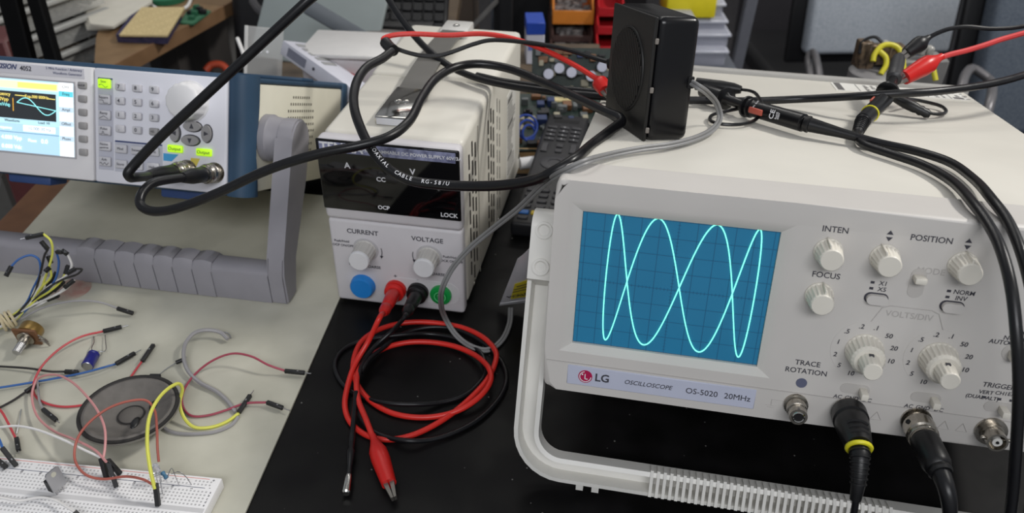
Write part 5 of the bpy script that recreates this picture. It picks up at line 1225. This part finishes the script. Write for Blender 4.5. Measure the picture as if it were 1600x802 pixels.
# racking and bins further back
rk = thing('shelf_rack', 'grey metal shelf rack behind the power supply holding the parts bins', 'rack', P(900, 100, d=1.75))
m_rack = mat('rack_grey', (92, 96, 104), 0.5, var=0.05)
for u, w in ((815, .028), (775, .020), (948, .024)):
    p = P(u, 40, d=1.72); build(G().box((p.x-w/2, p.y-.015, -.75), (p.x+w/2, p.y+.015, .35), .002, 1), 'upright', m_rack, rk, world=True)
pa, pb = P(820, 88, d=1.60), P(960, 88, d=1.60)
build(G().box((pa.x-.02, pa.y-.02, pa.z-.24), (pb.x+.06, pa.y+.058, pa.z-.225)), 'shelf', m_rack, rk, world=True)
YP = pa.y+.06
build(G().box((pa.x-.06, YP, -.75), (pb.x+.06, YP+.01, .35)), 'back_panel', m_blackp, rk, world=True)
def bin_(label, u0, v0, u1, v1, d, m, depth=.14, fill=None):
    a = P(u0, v1, d=d); b = P(u1, v1, d=d); c = P(u0, v0, d=d)
    h = (c-a).length*1.02; w = b.x-a.x
    t = thing('parts_bin', label, 'bin', a)
    y = a.y; z = a.z; th = .003; depth = YP-.0005-a.y
    def part(lo, hi, n): build(G().box(lo, hi, .0008, 1), n, m, t, world=True)
    part((a.x, y, z), (b.x, y+depth, z+th), 'floor_panel')
    part((a.x, y, z+th), (b.x, y+th, z+h*.42), 'front_lip')
    part((a.x, y+depth-th, z+th), (b.x, y+depth, z+h), 'back_panel')
    for x0 in (a.x, b.x-th):
        build(G().prism([(x0, y+th, z+th), (x0, y+depth-th, z+th), (x0, y+depth-th, z+h), (x0, y+depth*.35, z+h), (x0, y+th, z+h*.45)], (th, 0, 0)), 'side_panel', m, t, world=True)
    if fill:
        rnd = random.Random(int(u0)); g = G()
        for k in range(26):
            p = (rnd.uniform(a.x+.01, b.x-.01), y+rnd.uniform(.02, depth*.8), z+th+rnd.uniform(.002, h*.3)); s_ = rnd.uniform(.004, .012)
            g.box((p[0]-s_, p[1]-s_, p[2]-s_*.6), (p[0]+s_, p[1]+s_, p[2]+s_*.6), M=None)
        o = build(g, 'loose_parts', fill, t, world=True); o['kind'] = 'stuff'
m_or = mat('bin_orange', (206, 124, 44), 0.45, var=0.05); m_rb = mat('bin_red', (176, 28, 36), 0.42, var=0.06); m_db = mat('bin_brown', (70, 50, 46), 0.5, var=0.08)
m_fill = mat('loose_dark', (62, 54, 52), 0.5, scale=120, rgb2=(150, 146, 144))
bin_('orange parts bin on the rack, above the dark bins', 863, -12, 927, 38, 1.50, m_or, fill=m_fill)
bin_('dark brown parts bin directly under the orange bin', 862, 42, 926, 66, 1.50, m_db, fill=m_fill)
bin_('lowest dark brown parts bin above the leaning circuit board', 860, 66, 924, 92, 1.48, m_db, fill=m_fill)
bin_('upper red parts bin left of the speaker box', 934, -6, 975, 26, 1.48, m_rb)
bin_('middle red parts bin left of the speaker box', 933, 24, 974, 54, 1.47, m_rb)
bin_('lower red parts bin left of the speaker box', 932, 52, 972, 88, 1.46, m_rb)
M_ = Matrix.Translation((P(835, 60, d=1.17).x, P(835, 60, d=1.17).y, .0003)) @ Matrix.Rotation(.05, 4, 'Z')
bxw = thing('carton', 'tall white and blue carton on the rack beside the power supply', 'carton'); bxw.matrix_basis = M_
build(G().box((-.0122, -.022, 0), (.0122, .022, .0412), .0008, 1), 'lower_box', mat('carton_white', (196, 196, 206), 0.5, var=0.03), bxw)
build(G().box((-.0126, -.0225, .0414), (.0126, .0225, .0580), .0008, 1), 'lid', mat('carton_blue', (30, 66, 160), 0.5, var=0.04), bxw, 'blue lid')
build(G().box((-.0100, -.0226, .020), (.0100, -.0219, .030)), 'printed_band', mat('carton_band', (92, 108, 172), 0.5, var=0.03), bxw)

# behind the generator: cases, tray, grey cover, keyboards
m_cl = mat('clear_case', (206, 206, 204), 0.12, var=0.02, alpha=0.42, spec=0.7)
cs = thing('disc_case', 'clear plastic disc case leaning behind the function generator', 'case'); cs.matrix_basis = obox(412, 88, 1.02, 1, 1, 1, .25, -.25, .18)[0]
build(G().box((-.022, -.004, -.062), (.022, .004, .034), .001, 1), 'clear_shell', m_cl, cs)
build(G().box((-.020, -.0030, -.060), (.016, .0030, -.002)), 'inlay', mat('inlay_grey', (96, 94, 90), 0.5, var=0.1), cs)
build(G().box((-.0225, -.0045, -.062), (-.0185, .0045, .034), .0006, 1), 'spine', mat('case_spine', (206, 205, 202), 0.3, var=0.03), cs)
for x in (-.004, .004): build(G().cyl((x, -.0046, .006), (x, -.0036, .006), .0016, n=10), 'stud', m_white, cs)
Mc = oriented(P(447, 76, d=.99), P(540, 142, d=.93), 0, 0)
cd = thing('cassette_unit', 'white slim cassette unit with grey window leaning behind the generator', 'cassette'); cd.matrix_basis = Mc[0] @ Matrix.Rotation(-.35, 4, 'Y')
build(G().box((-.030, -.004, -.0085), (.004, Mc[1]+.012, .0085), .0012, 2), 'case', mat('unit_white', (206, 206, 216), 0.4, var=0.03), cd)
build(G().box((.0040, .010, -.0050), (.0046, .046, .0050)), 'window', mat('unit_window', (122, 124, 138), 0.35, var=0.05), cd)
build(G().cyl((.0040, .062, .001), (.0050, .062, .001), .0018, n=12), 'button', m_ink, cd)
for k in range(5): build(G().box((-.024, .006+k*.013, .0085), (-.006, .014+k*.013, .0093), .0004, 1), 'vent_rib', mat('unit_grey', (150, 150, 150), 0.45, var=0.05), cd)
gc = thing('grey_cover', 'large grey-green plastic cover lying behind the generator', 'cover'); gc.matrix_basis = obox(500, 42, 1.18, 1, 1, 1, -.10, -.75, .16)[0]
build(G().box((-.085, -.004, -.060), (.085, .004, .060), .004, 2), 'panel', mat('cover_grey', (124, 132, 132), 0.5, var=0.04, scale=20), gc)
o = build(bx(*obox(553, 52, 1.10, .135, .012, .020, 0, -.3, .56), .003), 'grey_bar', mat('bar_grey', (92, 98, 104), 0.5, var=0.05)); tag(o, 'dark grey plastic bar sloping across the grey-green cover', 'bar')
ty = thing('storage_tray', 'white rounded storage tray left of the power supply', 'tray'); ty.matrix_basis = obox(545, 98, 1.0, 1, 1, 1, -.10)[0]
m_ty = mat('tray_white', (196, 190, 192), 0.4, var=0.04)
build(G().box((-.052, -.02, -.064), (.052, .0, .012), .006, 3), 'front_wall', m_ty, ty)
build(G().box((-.054, -.023, .012), (.054, .06, .018), .003, 2), 'rim', mat('tray_rim', (206, 204, 202), 0.35, var=0.03), ty)
o = build(bx(*obox(548, 122, .985, .016, .01, .010, 0, 0, .4), .002), 'red_peg', m_redp); tag(o, 'small red peg on the white storage tray', 'peg')
kbs = thing('keyboard', 'black keyboard standing behind the power supply', 'keyboard'); kbs.matrix_basis = obox(612, 18, 1.27, 1, 1, 1, -.03, -.95, .0)[0]
build(G().box((-.085, -.008, -.050), (.085, .006, .035), .003, 1), 'case', mat('keyboard_black', (20, 20, 22), 0.5, var=0.1), kbs)
for r_ in range(4):
    for k in range(10): build(G().box((-.080+k*.0162, -.012, -.042+r_*.018), (-.066+k*.0162, -.008, -.027+r_*.018), .0012, 1), 'keycap', mat('keycap_black', (18, 18, 20), 0.5, var=0.1), kbs)
o = build(bx(*obox(600, 44, 1.255, .15, .04, .021, -.03, 0, .0), .002), 'black_box', mat('box_black', (16, 15, 16), 0.5, var=0.1)); tag(o, 'flat black box lying in front of the keyboard', 'box')
o = build(bx(*obox(585, 70, 1.175, .10, .05, .03, -.2, 0, .0), .002), 'grey_carton', mat('carton_grey', (104, 98, 94), 0.6, var=0.08)); tag(o, 'grey-brown carton behind the grey plastic bar', 'carton')
tn = thing('tan_cabinet', 'tan cabinet end panel behind the power supply', 'cabinet', P(720, 10, d=1.75))
p = P(705, 30, d=1.72)
build(G().box((p.x-.030, p.y, -.75), (p.x-.004, p.y+.25, .33), .003, 1), 'end_panel', mat('tan_panel', (158, 146, 126), 0.55, var=0.04), tn, world=True)
build(G().box((p.x-.0035, p.y+.01, -.75), (p.x+.046, p.y+.25, .33), .003, 1), 'door', mat('brown_panel', (86, 74, 64), 0.6, var=0.05), tn, world=True)
g = G().box((-.004, -.004, -.16), (.004, .004, .16), .001, 1, M=obox(757, 22, 1.60, 1, 1, 1, 0, 0, .75)[0]); o = build(g, 'brace_bar', mat('brace_grey', (112, 110, 108), 0.5, var=0.05)); tag(o, 'slanting grey brace bar behind the power supply corner', 'bar')
p = P(791, 30, d=1.50); o = build(G().box((p.x-.014, p.y, -.75), (p.x+.012, p.y+.04, .33), .003, 1), 'black_post', m_blackp); tag(o, 'black upright post between brace bar and shelf rack', 'post')

# ================================================================== left: wooden desk, drawers, papers
dk = thing('wooden_desk', 'brown wooden desk in the background at the upper left', 'desk', P(300, 30, z=-.03))
zt = -.03
q = [P(146, 120, z=zt), P(168, 106, z=zt), P(410, -24, z=zt), P(440, -90, z=zt), P(190, -90, z=zt), P(150, 60, z=zt)]
build(G().prism([Vector((v.x, v.y, zt-.020)) for v in q], (0, 0, .020)), 'desktop', mat('desk_wood', (134, 108, 78), 0.5, scale=22, rgb2=(118, 94, 66), detail=6), dk, world=True)
e0, e1 = P(168, 106, z=zt), P(410, -24, z=zt); nn = Vector((e1.y-e0.y, -(e1.x-e0.x), 0)).normalized()*.004
build(G().prism([e0+Vector((0, 0, .001)), e1+Vector((0, 0, .001)), e1+Vector((0, 0, -.021)), e0+Vector((0, 0, -.021))], nn), 'edge_band', mat('desk_edge', (132, 102, 74), 0.5, scale=22, rgb2=(116, 88, 62), detail=6), dk, world=True)
p = P(330, 10, z=zt); build(G().box((p.x-.10, p.y-.02, -.75), (p.x-.07, p.y+.30, zt-.0202)), 'side_panel', mat('desk_panel', (74, 70, 68), 0.6, var=0.05), dk, world=True)
m_pap = mat('paper', (206, 202, 190), 0.7, var=0.04)
ps = thing('paper_stack', 'stack of white papers overhanging the wooden desk', 'papers', P(170, 30, z=zt))
z0 = zt+.0003
for k in range(3):
    zz_ = z0+k*.0042; o_ = k*3
    q = [P(136+o_, 47-o_, z=zz_), P(172+o_, 47-k, z=zz_), P(232+o_, 6, z=zz_), P(240, -30, z=zz_), P(112+o_, -30, z=zz_)]
    build(G().prism(q, (0, 0, .0040)), 'sheet_block', m_pap, ps, world=True)
bk = thing('book', 'dark purple book under the cream perforated board on the desk', 'book', P(225, 60, z=zt))
q = [P(184, 66, z=z0), P(262, 69, z=z0), P(284, 30, z=z0), P(215, 24, z=z0)]
build(G().prism(q, (0, 0, .012)), 'cover', mat('book_purple', (66, 60, 88), 0.5, scale=120, rgb2=(40, 42, 70)), bk, world=True)
pf = thing('perforated_board', 'cream perforated prototyping board on the purple book', 'board', P(235, 40, z=zt+.014))
zp = zt+.0125
qq = [P(187, 57, z=zp), P(262, 58, z=zp), P(289, 14, z=zp), P(222, 14, z=zp)]
build(G().prism(qq, (0, 0, .003)), 'plate', mat('perf_cream', (206, 186, 138), 0.55, var=0.05), pf, world=True)
g = G()
for i in range(14):
    for j in range(14):
        if (i*7+j*3) % 5 == 0: continue
        a = (i+1)/15; b = (j+1)/15; p = (qq[0]*(1-a)+qq[1]*a)*(1-b)+(qq[3]*(1-a)+qq[2]*a)*b
        g.box((p.x-.0012, p.y-.0012, zp+.0029), (p.x+.0012, p.y+.0012, zp+.0031))
o = build(g, 'perforations', mat('perf_hole', (168, 148, 104), 0.7, var=0), pf, world=True); o['kind'] = 'stuff'
gb = thing('green_circuit_board', 'small green circuit board on the desk beside the perforated board', 'circuit board', P(300, 30, z=zt))
q = [P(282, 38, z=z0), P(302, 40, z=z0), P(330, 20, z=z0), P(306, 12, z=z0), P(292, 20, z=z0)]
build(G().prism(q, (0, 0, .003)), 'substrate', mat('pcb_bright_green', (62, 112, 84), 0.5, var=0.1, scale=90), gb, world=True)
for k, (u, v) in enumerate(((298, 22), (305, 24), (313, 20), (300, 30), (318, 22), (308, 17))):
    p = P(u, v, z=z0+.003); build(G().box((p.x-.005, p.y-.004, p.z), (p.x+.005, p.y+.004, p.z+.006+.002*(k % 3)), .0006, 1), 'component', (m_blackp, mat('comp_green', (40, 96, 68), 0.5, var=0.1))[k % 2], gb, world=True)
gcoil = thing('green_coil', 'green component tray at the top edge of the desk', 'tray', P(262, 6, z=zt))
build(G().lathe(P(262, 1, z=z0), (0, 0, 1), [(0, .030), (.010, .034), (.010, .031), (.003, .027)], n=30), 'dish', mat('dish_green', (46, 120, 88), 0.45, var=0.08), gcoil, world=True)
g = G().tube([P(228, 0, z=z0+.002), P(240, 10, z=z0+.002), P(254, 17, z=z0+.004), P(275, 17, z=z0+.005), P(290, 12, z=z0+.004), P(300, -4, z=z0+.002)], .0028, n=8); o = build(g, 'white_cable', c_wht); tag(o, 'white cord curling around the green tray', 'cord')
# clear drawer cabinet
cab2 = thing('drawer_cabinet', 'clear plastic drawer cabinet full of small parts at the upper left', 'cabinet', P(100, 90, d=1.30))
c0, c1 = P(80, 47, z=-.02), P(150, 20, z=-.02)
ex = (c1-c0); ex.z = 0; ex.normalize(); ey = Vector((-ex.y, ex.x, 0))
Mcab = Matrix((ex, ey, Vector((0, 0, 1)))).transposed().to_4x4(); Mcab.translation = Vector((c0.x, c0.y, 0))
cab2.matrix_basis = Mcab
CWd = .115; CX0 = -.16
zl = [-.096, -.055, -.014, .027, .068]
build(G().box((CX0, .004, -.75), (CWd, .058, zl[0]-.042)), 'base_cabinet', mat('cab_base', (96, 94, 90), 0.6, var=0.05), cab2)
build(G().box((CX0, .06, -.75), (CWd, .068, zl[-1]+.02)), 'back_panel', mat('cab_back', (112, 110, 104), 0.6, var=0.05), cab2)
m_drw = mat('drawer_clear', (196, 196, 192), 0.2, var=0.03, alpha=0.35, spec=0.6)
m_lip = mat('drawer_lip', (172, 172, 168), 0.35, var=0.05)
for k, z in enumerate([zl[0]-.041]+zl[:4]):
    dr = build(G().box((CX0, 0, z+.003), (CWd, .003, z+.036)), 'drawer', m_drw, cab2)
    build(G().box((CX0, -.010, z+.031), (CWd, .002, z+.039), .002, 1), 'drawer_lip', m_lip, dr)
    rnd = random.Random(k); g = G()
    for j in range(150):
        x = rnd.uniform(CX0, CWd); zz_ = z+.004+rnd.uniform(0, .022); s_ = rnd.uniform(.002, .007)
        g.box((x-s_, .006+rnd.uniform(0, .01), zz_), (x+s_*.7, .018+rnd.uniform(0, .03), zz_+s_))
    o = build(g, 'small_parts', mat('parts_mix_%d' % (k % 3), [(132, 128, 122), (118, 104, 86), (104, 106, 102)][k % 3], 0.5, scale=140, rgb2=[(60, 58, 56), (196, 180, 160), (190, 190, 184)][k % 3]), dr); o['kind'] = 'stuff'
for a, b, w, lab in (((11, -20), (47, 118), .023, 'wide black stand leg at the far upper left'), ((51, -20), (92, 122), .0165, 'narrow black stand leg beside the wide one')):
    A_, B_ = P(*a, y=1.02), P(*b, y=1.02)
    M0, L0_ = oriented(A_, A_+(B_-A_)*((A_.z+.748)/(A_.z-B_.z)), 0, 0)
    o = build(G().box((-w/2, 0, -.008), (w/2, L0_, .008), .002, 1, M=M0), 'stand_leg', mat('stand_matt_black', (14, 14, 15), 0.85, var=0.1, spec=0.15)); tag(o, lab, 'stand', 'black legs of a stand')
p = P(2, 68, d=1.16); o = build(G().box((p.x-.05, p.y-.02, -.75), (p.x+.018, p.y+.04, p.z+.012), .004, 1), 'red_cabinet', mat('box_dark_red', (92, 50, 50), 0.5, var=0.08)); tag(o, 'dark red cabinet corner behind the wide black stand leg', 'cabinet')
# under the desk and beside it
bg = thing('black_bag', 'black bag standing beside the wooden desk', 'bag', P(405, 60, d=1.30))
build(G().box((-.050, -.03, -.12), (.050, .03, .12), .016, 4, M=obox(412, 30, 1.50, 1, 1, 1, .2, 0, .1)[0]), 'body', mat('bag_black', (22, 22, 25), 0.6, var=0.15), bg, world=True)
bz = P(412, 30, d=1.50)
st3 = thing('stool', 'dark stool under the black bag', 'stool', (bz.x, bz.y, -.75))
build(G().box((bz.x-.09, bz.y-.06, bz.z-.150), (bz.x+.09, bz.y+.06, bz.z-.128), .004, 1), 'seat', m_blackp, st3, world=True)
for sx_ in (-.075, .075):
    for sy_ in (-.045, .045): build(G().box((bz.x+sx_-.01, bz.y+sy_-.01, -.7498), (bz.x+sx_+.01, bz.y+sy_+.01, bz.z-.1502)), 'leg', m_blackp, st3, world=True)
build(G().tube([P(395, 2, d=1.22), P(405, 16, d=1.20), P(420, 28, d=1.20), P(432, 32, d=1.21)], .006, n=8), 'strap', mat('strap_dark', (74, 72, 74), 0.6, var=0.1), bg, world=True)
p = P(335, 84, d=1.80); o = build(G().box((p.x-.045, p.y-.02, -.7498), (p.x+.045, p.y+.02, p.z+.09), .006), 'grey_locker', mat('folder_grey', (92, 86, 82), 0.6, var=0.08)); tag(o, 'grey-brown locker standing under the desk edge', 'locker')
p = P(369, 72, d=1.60); o = build(G().box((p.x-.008, p.y-.015, -.7498), (p.x+.008, p.y+.015, p.z+.07), .003), 'pale_board', mat('folder_white', (150, 146, 140), 0.6, var=0.06)); tag(o, 'tall pale board standing on edge beside the black bag', 'board')
o = build(G().tube([P(322, 110, d=1.5), P(330, 102, d=1.5), P(345, 101, d=1.5), P(354, 108, d=1.5), P(358, 120, d=1.5)], .0065, n=10), 'orange_handle', mat('handle_orange', (176, 72, 48), 0.4, var=0.06)); tag(o, 'curved orange tool handle behind the generator', 'handle')
p = P(285, 98, d=1.70); o = build(G().box((p.x-.055, p.y-.03, -.7498), (p.x+.045, p.y+.03, p.z+.05), .006), 'dark_cabinet', mat('case_dark', (40, 36, 36), 0.6, var=0.1)); tag(o, 'dark cabinet in the shade under the wooden desk', 'cabinet')
o = build(G().tube([P(371, 60, d=1.08), P(378, 78, d=1.07), P(385, 98, d=1.06), P(390, 112, d=1.05)], .0024, n=8), 'white_cable', c_wht); tag(o, 'white cable hanging beside the black bag', 'cable')

# ================================================================== right: tubs, chairs, screen and coil assembly
tb2 = thing('plastic_tubs', 'stack of clear plastic tubs with yellow lid right of the speaker box', 'tub', P(1110, 90, d=1.5))
m_tub = mat('tub_clear', (176, 178, 190), 0.3, var=0.04, alpha=0.72, spec=0.6)
m_tubl = mat('lid_yellow', (222, 206, 40), 0.4, var=0.04)
def boxuv(u0, v0, u1, v1, d, dep):
    a = P(u0, v1, d=d); b = P(u1, v1, d=d); c = P(u0, v0, d=d)
    return (a.x, a.y, a.z), (b.x, a.y+dep, a.z+(c-a).length*1.02)
for u0, v0, u1, v1 in ((1078, 76, 1132, 104), (1080, 50, 1136, 75), (1082, 29, 1132, 49), (1112, 3, 1128, 28)):
    lo_, hi_ = boxuv(u0, v0, u1, v1, 1.5, .07); build(G().box(lo_, hi_, .004, 2), 'tub', m_tub, tb2, world=True)
    build(G().box((lo_[0]-.002, lo_[1]-.003, hi_[2]-.008), (hi_[0]+.004, hi_[1], hi_[2]-.003), .001, 1), 'tub_rim', mat('rim_clear', (190, 192, 202), 0.3, var=0.03), tb2, world=True)
lo_, hi_ = boxuv(1040, -10, 1117, 28, 1.48, .08); build(G().box(lo_, hi_, .003, 2), 'yellow_lid', m_tubl, tb2, 'yellow lid', world=True)
st2 = thing('tub_stand', 'dark cabinet that carries the plastic tubs behind the oscilloscope', 'cabinet', P(1100, 120, d=1.5))
lo_, hi_ = boxuv(1042, 29, 1079, 104, 1.48, .075); build(G().box(lo_, hi_, .004, 2), 'tub', m_tub, tb2, world=True)
a_ = P(1036, 105, d=1.49); b__ = P(1150, 105, d=1.49)
build(G().box((a_.x, a_.y, -.75), (b__.x, a_.y+.25, a_.z-.003)), 'body', m_blackp, st2, world=True)
build(G().box((a_.x, a_.y-.01, a_.z-.0029), (b__.x, a_.y+.25, a_.z)), 'top', m_rack, st2, world=True)
p = P(1160, 60, d=1.9); o = build(G().box((-.012, -.012, -1.2), (.012, .012, .6), .002, 1, M=Matrix.Translation((p.x, p.y, p.z)) @ Matrix.Rotation(.06, 4, 'Y')), 'grey_pole', mat('pole_grey', (104, 106, 114), 0.45, var=0.05)); tag(o, 'grey upright pole right of the plastic tubs', 'pole')
p = P(1208, 60, d=2.75); o = build(G().box((p.x-.12, p.y, -.75), (p.x+.105, p.y+.04, .5), .004, 1), 'black_screen', mat('screen_black', (52, 50, 54), 0.7, var=0.06, scale=10)); tag(o, 'black partition panel between pole and blue chair', 'partition')
m_fab = mat('chair_fabric_blue', (180, 186, 194), 0.9, scale=220, rgb2=(160, 168, 178), detail=4, bump=0.3, bscale=900)
m_fab2 = mat('chair_fabric_dark', (92, 100, 110), 0.9, scale=220, rgb2=(78, 86, 98), detail=4, bump=0.3, bscale=900)
m_tube = mat('chair_tube', (120, 118, 120), 0.4, 0.5, var=0.05)
def chair(label, u0, v0, u1, v1, d, fab, lean, arms, skew=0.0, away=False):
    bl_ = P((u0+u1)/2, v1, d=d)
    w = P(u1, v1, d=d).x-P(u0, v1, d=d).x; hgt = (P(u0, v0, d=d)-P(u0, v1, d=d)).length*1.05
    t = thing('office_chair', label, 'chair', (bl_.x, bl_.y, -.75), (0, 0, skew))
    T = Matrix.Translation((0, 0, bl_.z+.75)) @ Matrix.Rotation(lean, 4, 'X')
    build(G().box((-w/2, -.02, 0), (w/2, .025, hgt), .012, 3, M=T), 'backrest', fab, t)
    build(G().box((-w/2-.03, .026, -.03), (w/2+.03, .045, hgt+.02), .008, 2, M=T), 'back_shell', m_blackp, t)
    sz_ = bl_.z+.75-.10
    yb = .27 if away else -.2
    build(G().box((-w/2-.02, yb-.22, sz_-.06), (w/2+.02, yb+.20, sz_), .02, 3), 'seat', m_blackp if away else fab, t)
    build(G().cyl((0, yb, 0.06), (0, yb, sz_-.06), .028, n=14), 'column', m_blackp, t)
    for k in range(5):
        a = 2*pi*k/5; build(G().tube([(0, yb, .075), (.26*math.cos(a), yb+.26*math.sin(a), .045)], .018, n=8), 'base_arm', m_blackp, t)
        build(G().cyl((.26*math.cos(a)-.012, yb+.26*math.sin(a), .027), (.26*math.cos(a)+.012, yb+.26*math.sin(a), .027), .027, n=14), 'castor', m_blackp, t)
    for loop in arms:
        lp = [P(u, v, d=dd_) for u, v, dd_ in loop]; lp = [lp[0]-Vector((0, 0, .14))]+lp+[lp[-1]-Vector((0, 0, .14))]; build(G().tube(lp, .0075, n=10), 'armrest_tube', m_tube, t, 'bent metal armrest tube', world=True)
    return t
chair('pale blue fabric office chair behind the oscilloscope lid', 1252, -60, 1480, 82, 2.0, m_fab, -.12, [[(1266, 140, 1.75), (1263, 95, 1.78), (1268, 82, 1.85), (1275, 92, 1.72), (1280, 140, 1.66)]], .06, True)
chair('dark blue fabric office chair at the upper right edge', 1498, -40, 1720, 205, 1.65, m_fab2, -.16, [[(1497, 190, 1.30), (1502, 140, 1.32), (1512, 112, 1.36), (1522, 108, 1.38), (1545, 124, 1.36), (1550, 132, 1.34), (1543, 175, 1.28)]], .10)
# coil assembly with yellow leads
tf = thing('coil_assembly', 'grey coil assembly with yellow leads behind the oscilloscope', 'coil', P(1368, 130, d=.95))
cb_ = P(1365, 108, d=.95)
build(G().lathe((cb_.x, cb_.y, .0), (0, 0, 1), [(0, .026), (cb_.z-.003, .026), (cb_.z, .022)], n=32), 'drum', mat('drum_grey', (124, 122, 122), 0.5, var=0.05), tf, world=True)
m_brz = mat('bronze_strip', (122, 104, 84), 0.45, 0.3, scale=150, rgb2=(64, 54, 48))
for u, v, sx, sz in ((1347, 84, .012, .030), (1357, 86, .009, .028), (1378, 84, .020, .020), (1396, 88, .020, .026)):
    build(bx(*obox(u, v, .95, sx, .018, sz, .1), .001, 1), 'winding_block', m_brz, tf, world=True)
for u, v in ((1345, 72), (1356, 72), (1383, 72), (1430, 74), (1440, 78), (1452, 80)):
    build(bx(*obox(u, v, .95, .008, .010, .012, .1), .002, 1), 'clear_terminal', mat('terminal_clear', (168, 166, 160), 0.25, var=0.06), tf, world=True)
build(bx(*obox(1420, 108, .97, .075, .03, .030, .1), .002, 1), 'terminal_block', mat('block_grey', (128, 126, 124), 0.5, var=0.06), tf, world=True)
p = P(1420, 108, d=.97); build(G().box((p.x-.036, p.y-.012, 0.0003), (p.x+.036, p.y+.012, p.z-.015)), 'block_stand', MATS['block_grey'], tf, world=True)
build(bx(*obox(1428, 88, .97, .012, .012, .022, .1), .002, 1), 'blue_terminal', mat('terminal_blue', (120, 136, 176), 0.4, var=0.06), tf, world=True)
for ps_ in ([(1364, 96), (1366, 86), (1378, 72), (1392, 70), (1404, 76), (1410, 92), (1412, 112)], [(1374, 80), (1384, 90), (1384, 102), (1376, 116)], [(1456, 100), (1459, 112), (1462, 126)]):
    build(G().tube([P(u, v, d=.935) for u, v in ps_], .0030, n=10), 'yellow_lead', mat('lead_yellow', (206, 196, 50), 0.4, var=0.05), tf, world=True)
build(G().tube([P(u, v, d=.94) for u, v in ((1343, 84), (1346, 68), (1356, 60), (1368, 58), (1378, 66))], .0018, n=8), 'black_lead', m_cable, tf, world=True)
flush_text()
